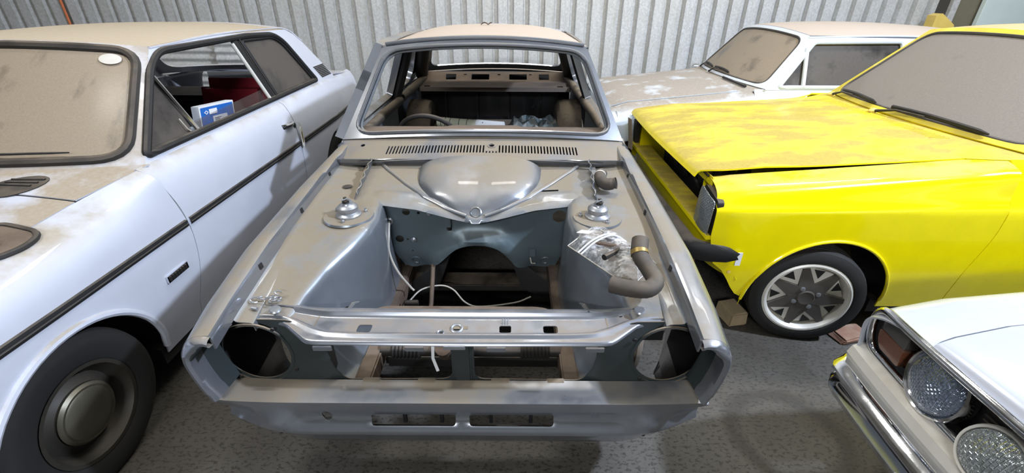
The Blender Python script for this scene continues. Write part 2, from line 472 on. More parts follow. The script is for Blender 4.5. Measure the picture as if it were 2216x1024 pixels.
def lin(a, b, n): return [a + (b - a) * k / (n - 1) for k in range(n)]
def lstations(a, b, lc, r, n=26):
    s = set(round(x, 4) for x in lin(a, b, n))
    for k in range(33):
        x = lc + r * math.cos(PI * k / 32)
        if a <= x <= b: s.add(round(x, 4))
    for e in (lc - r - .001, lc + r + .001, lc - r + .0015, lc + r - .0015):
        if a < e < b: s.add(round(e, 4))
    s = sorted(s); o = [s[0]]
    for x in s[1:]:
        if x - o[-1] > .0008: o.append(x)
    return o

def seal(name, outline2d, fn, r, mat, par, n=8, flat=1., **kw):
    pts = [fn(p[0], p[1]) for p in dens([Vector(q).to_2d() for q in outline2d], .04)]
    return tube(name, pts, r, mat, par, n=n, closed=True, flat=flat, **kw)

def wheel(par, c, axis, R, w, rim_r, style, tyre='tyre', tread=True):
    """wheel > tyre, rim, hubcap / spokes; axis points outward"""
    ax = Vector(axis).normalized(); c = Vector(c)
    h = w / 2
    prof = [(rim_r, -h * .8), (rim_r + .02, -h), (R - .035, -h * 1.02), (R - .008, -h * .86), (R, -h * .6)]
    if tread:
        for k in range(4):
            x = -h * .5 + k * h * .3
            prof += [(R, x), (R - .007, x + .004), (R - .007, x + .010), (R, x + .014)]
    prof += [(R, h * .6), (R - .008, h * .86), (R - .035, h * 1.02), (R - .055, h * 1.0), (rim_r + .02, h), (rim_r, h * .8)]
    wh = D.objects.new('wheel', None); COL.objects.link(wh); wh.empty_display_size = .1
    wh.parent = par; wh.location = c - root_loc(par)
    lathe('tyre', prof, c, ax, tyre, wh, n=48)
    x = ax.orthogonal().normalized()
    x = Vector((0, 0, 1)) - ax * ax.z; x.normalize(); y = ax.cross(x)
    def F(a, r, q): return c + (x * math.cos(a) + y * math.sin(a)) * r + ax * q
    if style == 'steel':
        lathe('rim', [(rim_r + .012, h * .98), (rim_r - .002, h * .97), (rim_r - .012, h * .7), (rim_r - .03, h * .35), (rim_r - .05, h * .45), (.11, h * .62), (.09, h * .55), (0.001, h * .5)], c, ax, 'steelwheel', wh, n=40)
        lathe('hubcap', [(.104, h * .58), (.108, h * .72), (.098, h * .84), (.09, h * .83), (.084, h * .88), (.05, h * 1.0), (.001, h * 1.04)], c, ax, 'hubcap', wh, n=40)
    elif style == 'alloy':
        lathe('rim', [(rim_r + .014, h * .96), (rim_r + .004, h * 1.02), (rim_r - .004, h * 1.0), (rim_r - .012, h * .86), (rim_r - .022, h * .2), (rim_r - .025, -h * .4)], c, ax, 'alloy', wh, n=48)
        lathe('brake_drum', [(rim_r - .02, -h * .4), (rim_r - .06, -h * .1), (.001, -h * .1)], c, ax, 'black', wh, n=32)
        ns = 7
        for k in range(ns):
            a = 2 * PI * (k + .25) / ns
            def sp(u, v, q, a=a): return F(a, u, q) + (y * math.cos(a) - x * math.sin(a)) * v
            prism('spoke', [(.03, -.036), (.075, -.036), (rim_r - .014, -.012), (rim_r - .014, .012), (.075, .036), (.03, .036)], lambda u, v, q, sp=sp: sp(u, v, q - sstep(.06, rim_r, u) * .006), h * .45, h * .86, 'alloy_dark', wh)
            b = a + PI / ns
            # bright machined web between two spokes
            o = []
            for (r_, da, q) in ((.068, 0, h * .74), (rim_r * .90, -.36, h * .60), (rim_r * .90, .36, h * .60), (.09, 0, h * .40), (rim_r * .92, -.34, h * .2), (rim_r * .92, .34, h * .2)):
                o.append(F(b + da, r_, q))
            wb_ = mk('web', o, [(0, 1, 2), (3, 5, 4), (1, 4, 5, 2), (0, 3, 4, 1), (0, 2, 5, 3)], 'alloy', wh, smooth=False)
            mk('web_vent', [F(b - .02, rim_r * .60, h * .70), F(b + .22, rim_r * .84, h * .64), F(b - .10, rim_r * .86, h * .64)], [(0, 1, 2)], 'black', wh, smooth=False)
            if k < 4:
                lathe('wheel_nut', [(.012, h * .8), (.012, h * .9), (.008, h * .92), (.001, h * .92)], F(2 * PI * k / 4 + .5, .056, 0), ax, 'zinc', wh, n=8)
        lathe('hub_centre', [(.042, h * .6), (.042, h * .88), (.036, h * .92), (.03, h * .9), (.001, h * .9)], c, ax, 'alloy_dark', wh, n=24)
    else:
        lathe('rim', [(rim_r + .012, h * .95), (rim_r - .004, h * .9), (rim_r - .03, h * .3), (.09, h * .45), (.07, h * .6), (.001, h * .6)], c, ax, 'steelwheel', wh, n=32)
    return wh

def greenhouse(par, T, g):
    """cabin above the belt: windscreen and rear window frames, roof, side window panels with seals and panes"""
    hwb, hwt = g['ub'], g['ut']; zb, zt = g['zb'], g['zt']
    # windscreen surface a in -1..1, b 0..1
    def ws(a, b):
        u = a * lerp(g['wub'], g['wut'], b); bow = g['wbow'] * (1 - a * a)
        l = lerp(g['wlb'], g['wlt'], b) - bow * lerp(1, .45, b)
        z = lerp(g['wzb'], g['wzt'], b) + (1 - a * a) * lerp(g.get('wcb', .02), g['crown'], b)
        return T(l, u, z)
    def rs(a, b):
        u = a * lerp(g['rub'], g['rut'], b); bow = g.get('rbow', .08) * (1 - a * a)
        l = lerp(g['rlb'], g['rlt'], b) + bow * lerp(1, .4, b)
        z = lerp(g['rzb'], g['rzt'], b) + (1 - a * a) * lerp(.02, g['crown'], b)
        return T(l, u, z)
    full = [(-1, 0), (1, 0), (1, 1), (-1, 1)]
    wi = g['wi']; hole = rpoly([(-1 + wi[0], wi[1]), (1 - wi[0], wi[1]), (1 - wi[0] * .9, 1 - wi[2]), (-1 + wi[0] * .9, 1 - wi[2])], .16, 6)
    f = panel('windscreen_frame', full, ws, g['mat'], par, [hole], .09, .012)
    if g.get('wglass'):
        seal('windscreen_seal', hole, ws, g.get('sealr', .014), 'seal', f)
        gl = panel('windscreen', [(p[0] * 1.0, p[1]) for p in hole], lambda a, b: ws(a, b), g['wglass'], par, (), .1, .004)
    rh = rpoly([(-.88, .12), (.88, .12), (.88, .9), (-.88, .9)], .14, 5)
    rf = panel('rear_window_frame', full, rs, g['mat'], par, [rh], .09, .012)
    if g.get('rglass'):
        seal('rear_window_seal', rh, rs, .012, 'seal', rf); panel('rear_window', rh, rs, g['rglass'], par, (), .12, .004)
    # roof
    rows = []
    la, lb = g['wlt'], g['rlt']
    for t in lin(0, 1, 21):
        row = []
        for a in lin(-1, 1, 31):
            ee = abs(a)
            bowf = g['wbow'] * .45 * (1 - a * a) * max(0, 1 - t * 3) ** 1.5; bowr = g.get('rbow', .08) * .4 * (1 - a * a) * max(0, t * 3 - 2) ** 1.5
            l = lerp(la, lb, t) - bowf + bowr
            u = a * lerp(g['wut'], g['rut'], t)
            z0 = lerp(g['wzt'], g['rzt'], t)
            arc = math.sin(PI * min(1, max(0, t))) ** .6 * g['rise']
            prof = (1 - ee ** 2.6)
            z = z0 + (g['crown'] * (1 - a * a) * 1.0 if t in (0., 1.) else g['crown'] * lerp(1 - a * a, prof, min(1, 6 * min(t, 1 - t)))) + arc * min(1, (1 - ee ** 5))
            row.append(T(l, u, z))
        rows.append(row)
    loft('roof', rows, g['roofmat'], par, thick=.01, sharp=50)
    def side(sg):
        def fn(l, z):
            t = (z - zb) / (zt - zb)
            ucur = lerp(g['wub'], hwb, sstep(g['wlb'], g['wlb'] + .3, l)) if 'wub' in g else hwb
            return T(l, sg * lerp(hwb, hwt, t), z)
        return fn
    for sg in g.get('sides', (-1, 1)):
        fn = side(sg)
        sp = panel('side_pillars', g['poly'], fn, g['mat'], par, g['win'], .06, g.get('pth', .03))
        tube('drip_rail', [fn(p[0], p[1]) for p in cr(g['gutter'][1:], 6)], .006, g['mat'], par, n=6)
        for i, w in enumerate(g['win']):
            if g.get('sideseal'): seal('window_seal', w, fn, g['sideseal'], 'seal' if not g.get('sealmat') else g['sealmat'], sp)
            if g.get('sglass') and not (i in g.get('noglass', ()) and sg == g.get('noside', 9)):
                off = -.012 * sg
                def fg(l, z, fn=fn, sg=sg):
                    t = (z - zb) / (zt - zb); return T(l, sg * (lerp(hwb, hwt, t) - .014), z)
                panel('side_window', w, fg, g['sglass'], par, (), .1, .004)
    return ws, rs, side

# ------------------------------------------------------------------ the setting
fl = mk('floor', [(-6.5, -6, 0), (7.5, -6, 0), (7.5, 6.2, 0), (-6.5, 6.2, 0)], [(0, 1, 2, 3)], 'floor', kind='structure', smooth=False)

mk('ceiling', [(-6.5, -6, 4.75), (7.5, -6, 4.75), (7.5, 6.2, 4.75), (-6.5, 6.2, 4.75)], [(0, 3, 2, 1)], 'galv', kind='structure', smooth=False)
mk('wall_front', [(-6.5, -6, 0), (7.5, -6, 0), (7.5, -6, 4.75), (-6.5, -6, 4.75)], [(0, 1, 2, 3)], 'olive', kind='structure', smooth=False)

wall = D.objects.new('wall_back', None); COL.objects.link(wall); wall.location = (0, 5.5, 0); wall['kind'] = 'structure'
def wall_y(x): return 5.5 + .021 * x
PITCH = .1715
def sheet_mesh():
    xs = []
    for k in range(4):
        c = (k + .5) * PITCH
        xs += [(c - PITCH / 2, 0), (c - .0360, 0), (c - .0240, .062), (c + .0240, .062), (c + .0360, 0)]
    xs.append((4 * PITCH + .012, 0))
    vv = []; ff = []
    n = len(xs)
    for z in (0, 4.75):
        vv += [Vector((x, y, z)) for x, y in xs]
    ff = [(i, i + 1, n + i + 1, n + i) for i in range(n - 1)]
    vv, ff = solid(vv, ff, .0015)
    me = D.meshes.new('cladding_sheet'); me.from_pydata([tuple(v) for v in vv], [], ff); me.materials.append(M['galv']); me.update()
    return me
sm = sheet_mesh()
x0 = -.03 - PITCH * .5 - PITCH * 4 * 9
for k in range(16):
    x = x0 + k * 4 * PITCH
    if x > 4.75: break
    o = D.objects.new('cladding_sheet', sm); COL.objects.link(o); o.parent = wall
    o.location = (x, wall_y(x) - 5.5 + (.0008 if k % 2 else 0), 0); o.rotation_euler = (0, 0, .021)
xe = x0 + 16 * 4 * PITCH + .01
xe = 4.86
box('corner_flashing', (xe - .02, wall_y(xe) - .03, 0), (xe + .05, wall_y(xe) + .02, 3.3), 'galv', wall, .003)
box('corner_post', (xe + .05, wall_y(xe) - .01, 0), (xe + .30, wall_y(xe) + .1, 3.3), 'olive', wall, .004)
dr = D.objects.new('door_1', None); COL.objects.link(dr); dr.location = (xe + .3, 5.5, 0); dr['kind'] = 'structure'
for k in range(4):
    box('door_panel', (xe + .27 + k * .52, 5.50, .02), (xe + .27 + k * .52 + .512, 5.56, 3.3), 'mint', dr, .006)

# orange conduit on the left part of the wall
tube('conduit', [(-4.83, wall_y(-4.8) - .012, 0.02), (-4.83, wall_y(-4.8) - .012, 3.3)], .012, 'orange', None, n=8,
     label='thin orange conduit running up a groove of the corrugated wall above the pale car', cat='conduit', origin=(-4.83, 5.39, 0))

# corrugated sheets standing on edge behind the left car, ribs level
def wave_sheet(name, x0, x1, y, z0, z1, label, lean):
    rows = []
    n = int((z1 - z0) / .0095)
    for i in range(n + 1):
        z = lerp(z0, z1, i / n); d = .011 * math.sin(2 * PI * z / .076); yy = y + lean * (z - z0)
        rows.append([(x0, yy + d, z), (lerp(x0, x1, .5), yy + d, z), (x1, yy + d, z)])
    return loft(name, rows, 'galv', None, thick=.002, label=label, cat='metal sheet', group='sheets behind the left car', origin=((x0 + x1) / 2, y, 0))
wave_sheet('corrugated_sheet', -5.1, -3.0, 5.02, 0., 1.25, 'corrugated iron sheet standing on edge, seen through the pale car window, left one', .12)
wave_sheet('corrugated_sheet', -3.15, -2.3, 4.96, 0., 1.20, 'corrugated iron sheet standing on edge, seen through the pale car window, right one', .12)

# yellow plastic wedge fixed to the far end of the wall
prism('plastic_wedge', [(-.11, -.06), (.13, -.06), (.12, -.02), (-.05, .09), (-.11, .07)], lambda u, v, h: V(4.66 + u, 5.50 - h, 1.345 + v), 0., .12, 'yellowpl', None,
      label='yellow plastic wedge on the wall above the pale car roof', cat='wedge', origin=(4.62, 5.5, 1.34))

# ------------------------------------------------------------------ the silver car shell (s across from its centre line, y, z)
CX = -.155
def E(s, y, z): return V(CX + s, y, z)
shell = thing('car_shell', (CX, 2.9, 0), 'stripped silver two-door car shell without bonnet, engine or glass in the middle', 'car')

def wing_keys(sg):
    # stations along y: (u, z) from sill to the inner crest and down into the bonnet gutter
    return [
        (0.93, [(.590, .30), (.715, .44), (.760, .54), (.785, .645), (.777, .702), (.742, .738), (.705, .746), (.688, .742), (.682, .70)]),
        (1.10, [(.680, .25), (.752, .42), (.787, .58), (.795, .69), (.785, .745), (.752, .778), (.712, .787), (.692, .782), (.684, .735)]),
        (1.35, [(.745, .22), (.775, .42), (.792, .60), (.797, .73), (.785, .795), (.752, .825), (.712, .835), (.690, .83), (.682, .780)]),
        (1.80, [(.745, .22), (.775, .42), (.790, .62), (.794, .76), (.780, .835), (.750, .868), (.712, .878), (.690, .874), (.682, .825)]),
        (2.26, [(.745, .22), (.772, .42), (.785, .62), (.788, .78), (.775, .862), (.748, .893), (.715, .904), (.695, .902), (.688, .880)]),
    ]
FA = (1.70, .27, .345)   # front arch: y, z, radius
za = arch(FA[0], FA[1], FA[2], .20)
def zfront(y):
    if y < FA[0] - FA[2]: return lerp(.512, .30, sstep(.96, 1.30, y))
    return za(y)
for sg, nm in ((-1, 'left'), (1, 'right')):
    w = side_loft('front_wing', E_ := (lambda l, u, z: E(u, l, z)), wing_keys(sg), lstations(.965, 2.27, FA[0], FA[2], 30), zfront, sg, 'silver_clean', shell, m=44, zsp=lambda y: key_sections(wing_keys(sg), y)[3].y)
    # rolled front lip of the wing round the lamp recess
    k0 = key_sections(wing_keys(sg), .965)
    c0 = cr([(p[0], p[1], 0) for p in k0[:8]], 6); zz = zfront(.965)
    c0 = [p for p in c0 if p.y >= zz - .004]; c0 = resample(c0, 26)
    rows = []
    for (yy, d) in ((.967, .0), (.952, .004), (.944, .011), (.943, .019), (.950, .026), (.968, .028), (1.0, .029)):
        rows.append([E(sg * (p.x - d * (1.0 if i < 20 else max(0, (26 - i) / 6 - .2))), yy + (.004 if i < 3 else 0), p.y - d * (0 if i < 12 else min(1, (i - 12) / 6))) for i, p in enumerate(c0)])
    loft('wing_lip', rows, 'silver_clean', w)
    rows2 = [[q for q in rows[-1]]]
    for yy, d in ((1.03, .031), (1.062, .034)):
        rows2.append([E(sg * (p.x - d * (1.0 if i < 20 else max(0, (26 - i) / 6 - .2))), yy, p.y - d * (0 if i < 12 else min(1, (i - 12) / 6))) for i, p in enumerate(c0)])
    loft('lamp_recess', rows2, 'grille_dark', w)
    # bonnet gutter: flange with turned-down inner edge
    rows = []
    for y in lin(1.066, 2.08, 24):
        zt = itp([(1.066, .755), (1.35, .795), (1.8, .838), (2.08, .862)], y)
        ui = itp([(1.066, .625), (1.3, .63), (2.08, .645)], y)
        wob = .001 * math.sin(y * 23)
        p8 = key_sections(wing_keys(sg), y)[8]; zt = p8.y
        rows.append([E(sg * u, y, z) for u, z in ((p8.x + .001, zt + .002), (p8.x - .005, zt - .005), (p8.x - .013, zt - .007), (ui + .012, zt - .009), (ui + .004 + wob, zt - .014), (ui, zt - .040))])
    loft('gutter_flange', rows, 'silver_bay', w, thick=.003)
    for yy in (1.27, 1.62, 1.95):
        c_ = key_sections(wing_keys(sg), yy); p8, p7 = c_[8], c_[7]
        P_ = lambda f, dy: E(sg * (lerp(p8.x, p7.x, f) - .003), yy + dy, lerp(p8.y, p7.y, f))
        mk('slot_hole', [P_(.35, -.010), P_(.35, .010), P_(.75, .010), P_(.75, -.010)], [(0, 1, 2, 3)], 'black', w, smooth=False)
    # black skin under the wing, added to paint the shade behind the lamp holes
    loft('lamp_hole_shade_skin', [[E(sg * (p.x - .014), y, min(p.y, .73) - .012) for p in resample(cr([(q.x, q.y, 0) for q in key_sections(wing_keys(sg), y)[1:6]], 4), 10) if True] for y in lin(1.08, 1.34, 6)], 'black', w)
    box('lamp_hole_shade_plate', (CX + sg * .64 - .11, 1.36, .40), (CX + sg * .64 + .11, 1.365, .73), 'black', w, .001)  # black plate added for the dark seen through the lamp hole

# front valance with air slots and lamp dimples
prof = [(1.062, .485), (1.02, .484), (.985, .487), (.974, .485), (.970, .478), (.976, .455), (.988, .42), (.990, .392), (.968, .366), (.966, .352), (.984, .325), (1.004, .285), (1.022, .250), (1.045, .238), (1.09, .240)]
pc = resample(cr([(p[0], p[1], 0) for p in prof], 5), 60)
plen = [0]
for a, b in zip(pc, pc[1:]): plen.append(plen[-1] + (b - a).length)
def val(s, t):
    i = 0
    while i < len(plen) - 2 and plen[i + 1] < t: i += 1
    q = pc[i].lerp(pc[i + 1], min(1, max(0, (t - plen[i]) / (plen[i + 1] - plen[i]))))
    y, z = q.x, q.y; a = abs(s)
    k = max(0, (a - .50) / .27); dn = max(0, min(1, (.485 - z) / .24))
    y += k ** 2.2 * (.010 + .070 * dn)
    s = math.copysign(a - .030 * dn ** 1.3 * k ** 1.5, s)
    z = z + max(0, (.47 - z)) * .20 * k ** 1.8
    b = math.exp(-((a - .595) / .060) ** 2 - ((z - .405) / .030) ** 2); y -= .042 * b
    return E(s, y, z)
def t_at(z):   # length along the section where the face passes height z
    for i in range(12, len(pc)):
        if pc[i].y < z: return plen[i]
    return plen[-1]
slots = [rrect(-.292, t_at(.424), -.022, t_at(.380), .012), rrect(.022, t_at(.424), .292, t_at(.380), .012)]
ov = [circ(-.432, t_at(.418), .016, 14, .026), circ(.425, t_at(.418), .013, 14, .024)]
tl = plen[-1]
v = panel('front_valance', [(-.772, 0), (.772, 0), (.772, tl), (-.772, tl)], val, 'silver_clean', shell, slots + ov[:1], .026, .004, sharp=60)
for k in (-.19, -.07, .09, .22):
    box('slot_stay', (CX + k - .006, 1.0, .36), (CX + k + .006, 1.01, .45), 'black', v, .001)
for sg in (-1, 1):
    e0 = [val(sg * .772, t) for t in lin(plen[8], tl, 16)]
    ca = []
    for i, q_ in enumerate(e0):
        f_ = i / 15
        ca.append([q_, E(sg * lerp(.772, .69, f_), 1.16, lerp(.44, .255, f_)), E(sg * lerp(.780, .735, f_), 1.30, lerp(.40, .235, f_)), E(sg * lerp(.782, .745, f_), 1.37, lerp(.37, .225, f_))])
    loft('valance_corner', ca, 'silver_clean', v, thick=0)
panel('slot_dimple', circ(.425, t_at(.418), .013, 14, .024), lambda s, t: val(s, t) + V(0, -.002, 0), 'silver_bay', v, (), .01, .003)
for sx, sz in ((-.62, .30), (.60, .31)):
    lathe('drain_hole', [(.006, 0), (.004, .002), (.0005, .002)], val(sx, t_at(sz)) + V(0, -.004, 0), (0, -1, .3), 'black', v, n=10)

# dark grille panel with lamp holes
lampz, lamps_s = .597, .648
go = rpoly([(-.772, .478), (.772, .478), (.765, .66), (.735, .716), (.53, .716), (.445, .672), (-.445, .672), (-.53, .716), (-.735, .716), (-.765, .66)], .02, 3)
oph = lambda sg: rpoly([(sg * .036, .487), (sg * .385, .480), (sg * .415, .52), (sg * .438, .655), (sg * .036, .655)], .035, 4)
gh = [circ(-lamps_s, lampz, .107, 36), circ(lamps_s, lampz, .107, 36), oph(-1), oph(1)]
def gfn(s, z):
    rec = .012 * (1 - sstep(.40, .47, abs(s)))
    return E(s, 1.058 + .020 * sstep(.64, .71, z) + rec - .010 * sstep(.10, .125, abs(math.hypot(abs(s) - lamps_s, z - lampz) - 0)) * 0 + .012 * (s / .78) ** 2, z)
gp = panel('grille_panel', go, gfn, 'grille_dark', shell, gh, .05, .004)
for sg in (-1, 1):
    cc = gfn(sg * lamps_s, lampz)
    lathe('lamp_flange', [(.107, .0), (.113, -.006), (.118, -.002), (.118, .004)], cc, (0, -1, 0), 'grille_dark', gp, n=36)
    for q in (0, 1, 2, 3):
        a = PI / 4 + q * PI / 2 + .2
        lathe('screw_hole', [(.007, .001), (.006, .004), (.0005, .004)], cc + V(.135 * math.cos(a), -.002, .118 * math.sin(a)), (0, -1, 0), 'black', gp, n=8)
    for sx in (.12, .30):
        box('clip_tab', (CX + sg * sx - .03, 1.05, .474), (CX + sg * sx + .03, 1.075, .489), 'grille_dark', gp, .003)
box('centre_post', (CX - .028, 1.06, .484), (CX + .028, 1.085, .70), 'grille_dark', gp, .006)

# slam panel: the pressed upper cross member
def front_edge(a): return itp([(0, 1.000), (.43, 1.002), (.455, 1.006), (.54, 1.070), (.58, 1.082), (.72, 1.086)], a)
SV = (0., .006, .030, .050, .118, .136, .158)        # stations of the pressing across the panel: lip, front land, ridge, floor, step, rear land, edge
def slam_y(s, v):
    a = abs(s); fe = front_edge(a)
    c2 = itp([(0, 1.036), (.33, 1.036), (.40, 1.042), (.52, 1.092), (.60, 1.100), (.72, 1.100)], a)
    c1 = itp([(0, 1.118), (.42, 1.118), (.50, 1.126), (.56, 1.130), (.72, 1.130)], a)
    re = itp([(0, 1.158), (.50, 1.158), (.56, 1.166), (.66, 1.166), (.72, 1.140)], a)
    ys = (fe, fe + .005, lerp(fe, c2, .75), c2 + .008, c1, c1 + .012, re)
    return itp(list(zip(SV, ys)), v)
def slam(s, v):
    a = abs(s); y = slam_y(s, v)
    z = .699 + .012 * sstep(.44, .58, a)
    z -= .010 * (1 - sstep(0, .006, v))
    z += .010 * math.exp(-((v - .038) / .0075) ** 2) * sstep(.70, .62, a)
    z += .012 * sstep(.116, .130, v) + .004 * math.exp(-((v - .133) / .006) ** 2)
    z -= .006 * sstep(.146, .158, v)
    return E(s, y + .006 * (s / .7) ** 2, z)
KS = .42
out = [(-.715 * KS, 0), (.715 * KS, 0), (.715 * KS, .158), (-.715 * KS, .158)]
def ks(h): return [Vector((p[0] * KS, p[1])) for p in h]
holes = [ks(h) for h in (rrect(-.315, .054, -.272, .086, .008), rrect(.118, .056, .154, .086, .006), rrect(.252, .054, .296, .086, .008), circ(-.012, .068, .011, 16), circ(-.058, .056, .007, 12),
         circ(.40, .142, .004, 8), circ(.50, .110, .006, 8), rrect(-.55, .12, -.535, .128, .001))]
sp = panel('slam_panel', out, lambda u, v: slam(u / KS, v), 'silver_slam', shell, holes, .0075, .003, sharp=60)
def vy(s, y):   # panel station for a given y
    lo_, hi_ = 0., .158
    for _ in range(30):
        m_ = (lo_ + hi_) / 2
        if slam_y(s, m_) < y: lo_ = m_
        else: hi_ = m_
    return lo_
def on_slam(s, y): return slam(s, vy(s, y))
for (s, y, r) in ((-.012, 1.068, .020), (-.058, 1.046, .012)):
    lathe('latch_ring', [(r * .55, -.004), (r * .6, .003), (r * .8, .005), (r, .003), (r, -.001)], on_slam(s, y), (0, -.1, 1), 'zinc', sp, n=24)
box('latch_plate', (CX - .045, .996, .678), (CX + .02, 1.001, .694), 'zinc', sp, .002)
for s, y, h in ((-.578, 1.106, .022), (.556, 1.118, .020)):
    lathe('bonnet_buffer', [(.0, h + .008), (.015, h + .007), (.018, h + .003), (.016, h), (.007, h - .002), (.007, 0), (.011, 0), (.011, -.004)], on_slam(s, y), (0.1 if s < 0 else -.1, -.1, 1), 'zinc', sp, n=16)
for sx in (.128, .136, .144):
    tube('spring_wire', [on_slam(sx, 1.088), on_slam(sx, 1.1) + V(0, 0, .014), on_slam(sx, 1.112) + V(0, 0, .002)], .0016, 'zinc', sp, n=6)
for sx in (-.40, .40, -.13, .11):
    box('lip_tab', (CX + sx - .028, .995, .672), (CX + sx + .028, 1.001, .690), 'silver_slam', sp, .002)
panel('radiator_flange', rpoly([(-.30, 1.165), (.29, 1.165), (.28, 1.205), (.24, 1.215), (-.27, 1.215), (-.30, 1.20)], .02, 3), lambda s, y: E(s, y, .672), 'rust', shell, (), .05, .003)

# inner wings with suspension turrets
ik = [
    (1.10, [(.690, .722), (.62, .715), (.56, .712), (.535, .704), (.522, .66), (.50, .54), (.44, .43), (.395, .40)]),
    (1.20, [(.690, .745), (.62, .738), (.555, .735), (.520, .726), (.505, .66), (.47, .54), (.42, .43), (.392, .40)]),
    (1.32, [(.690, .770), (.61, .765), (.53, .764), (.487, .755), (.465, .69), (.43, .56), (.40, .45), (.385, .40)]),
    (1.44, [(.690, .795), (.60, .795), (.50, .796), (.430, .790), (.408, .72), (.395, .58), (.385, .46), (.378, .40)]),
    (1.52, [(.690, .808), (.59, .812), (.47, .815), (.398, .810), (.380, .74), (.376, .60), (.374, .47), (.370, .40)]),
    (1.62, [(.690, .820), (.59, .822), (.47, .822), (.388, .818), (.370, .75), (.368, .60), (.368, .47), (.366, .40)]),
    (1.72, [(.690, .830), (.59, .828), (.47, .826), (.400, .820), (.385, .75), (.380, .60), (.375, .47), (.368, .40)]),
    (1.80, [(.690, .838), (.60, .834), (.50, .828), (.425, .820), (.400, .75), (.392, .60), (.380, .47), (.372, .40)]),
    (2.10, [(.690, .860), (.62, .850), (.55, .842), (.50, .836), (.49, .80), (.48, .74), (.47, .70), (.46, .68)]),
]
for sg in (-1, 1):
    rows = []
    for y in lin(1.10, 2.10, 60):
        c = resample(cr([(p[0], p[1], 0) for p in key_sections(ik, y)], 5), 34)
        rows.append([E(sg * (p.x + (.018 * math.sin((y - 1.2) * 24) * sstep(.70, .6, p.y) if 1.2 < y < 1.5 and False else 0)), y, p.y) for p in c])
    iw = loft('inner_wing', rows, 'silver_bay', shell, thick=.003, sharp=45)
    tc = E(sg * .492, 1.60, .8215)
    tp = lathe('strut_top_plate', [(.098, -.004), (.095, .003), (.06, .004), (.0445, .004)], tc, (0, 0, 1), 'silver_bay', iw, n=36)
    lathe('strut_mount', [(.050, .002), (.050, .010), (.043, .013), (.036, .02), (.040, .030), (.040, .040), (.032, .048), (.022, .051), (.020, .056), (.001, .056)], tc, (0, 0, 1), 'zinc', iw, n=32)
    lathe('strut_nut', [(.014, .05), (.014, .066), (.010, .068), (.007, .068), (.007, .080), (.001, .080)], tc, (.05 * sg, 0, 1), 'darkmetal', iw, n=6)
    tube('strut_clip', [tc + V(-.016, 0, .058), tc + V(-.010, -.012, .072), tc + V(.008, -.010, .078), tc + V(.018, .004, .062)], .0035, 'zinc', iw, n=6)
    for q in range(3):
        a = q * 2.094 + (.5 if sg < 0 else 1.0)
        lathe('mount_bolt', [(.0085, 0), (.0085, .008), (.005, .009), (.005, .016), (.0005, .016)], tc + V(.066 * math.cos(a), .066 * math.sin(a), .004), (0, 0, 1), 'zinc', iw, n=6)
    lathe('round_hole', [(.021, .0), (.018, .0015), (.0005, .0015)], E(sg * .58, 1.86, .8405), (0, 0, 1), 'black', iw, n=18, )
    # gusset plate between scuttle and inner wing, wavy pressed edge
    rows = []
    for y in lin(1.745, 2.06, 24):
        t = (y - 1.745) / .315; wv = .006 * math.sin(t * 26)
        rows.append([E(sg * (.515 + .02 * t + wv), y, .826 + .01 * t), E(sg * (.508 + .02 * t - wv), y, .846 + .03 * t), E(sg * (.500 + .018 * t + wv), y, .852 + .055 * t ** .6)])
    loft('gusset_plate', rows, 'silver_bay', iw, thick=.003)
    # ear shaped lug and stud on the slope
    tube('lug', [E(sg * .435, 1.30, .575), E(sg * .425, 1.285, .60), E(sg * .415, 1.30, .612), E(sg * .405, 1.33, .60)], [.006, .010, .010, .004], 'silver_bay', iw, n=8)
    lathe('stud', [(.006, -.006), (.006, .010), (.001, .010)], E(sg * .455, 1.19, .60), (-sg, 0, .4), 'zinc', iw, n=8)
    # chassis rail
    box('chassis_rail', (CX + sg * .365 - .030, 1.05, .335), (CX + sg * .365 + .030, 2.0, .412), 'rust', shell, .006)

# lower bulkhead with the gearbox tunnel cut out
tun = [(.345, .465), (.30, .455), (.185, .492), (.150, .53), (.10, .585), (.05, .608), (0, .613), (-.05, .608), (-.10, .588), (-.155, .535), (-.205, .494), (-.30, .452), (-.345, .462)]
fo = [(-.350, .455), (-.405, .62), (-.44, .818), (-.36, .812), (-.25, .796), (-.12, .768), (0, .748), (.12, .768), (.25, .796), (.36, .812), (.44, .818), (.405, .62), (.360, .46)] + [(p[0], p[1]) for p in cr([(a, b, 0) for a, b in tun], 4)]
fh = [circ(.362, .742, .030, 24), circ(-.308, .760, .017, 18), circ(-.352, .622, .019, 20), rrect(-.136, .668, -.112, .735, .010), circ(-.255, .755, .007, 10), circ(-.316, .620, .005, 8), circ(-.30, .56, .004, 8)]
def fire(s, z):
    r = 0
    # pressed rectangle and swage
    d = sstep(.008, -.008, max(abs(s - .02) - .095, abs(z - .690) - .040)) ; r += .012 * d
    r -= .012 * math.exp(-((z - .640) / .010) ** 2) * sstep(.125, .09, abs(s - .02))
    tw = math.hypot((s - 0) / 1.25, z - .47); r -= .045 * math.exp(-((tw - .15) / .045) ** 2)
    r += .03 * sstep(.55, .46, z) * sstep(.15, .25, abs(s))
    return E(s, 1.765 + r + (.80 - z) * .05, z)
fwp = panel('bulkhead', fo, fire, 'bay_blue', shell, fh, .028, .004, sharp=60)
lathe('grommet', [(.017, -.004), (.017, .006), (.010, .009), (.006, .006)], fire(-.385, .715), (0, -1, 0), 'zinc', fwp, n=16)
lathe('pedal_stud', [(.012, 0), (.012, .008), (.006, .010), (.006, .022), (.001, .022)], fire(-.205, .758), (0, -1, 0), 'zinc', fwp, n=12)
box('pedal_bracket', (CX - .135, 1.735, .70), (CX - .112, 1.80, .742), 'bay_blue', fwp, .002)
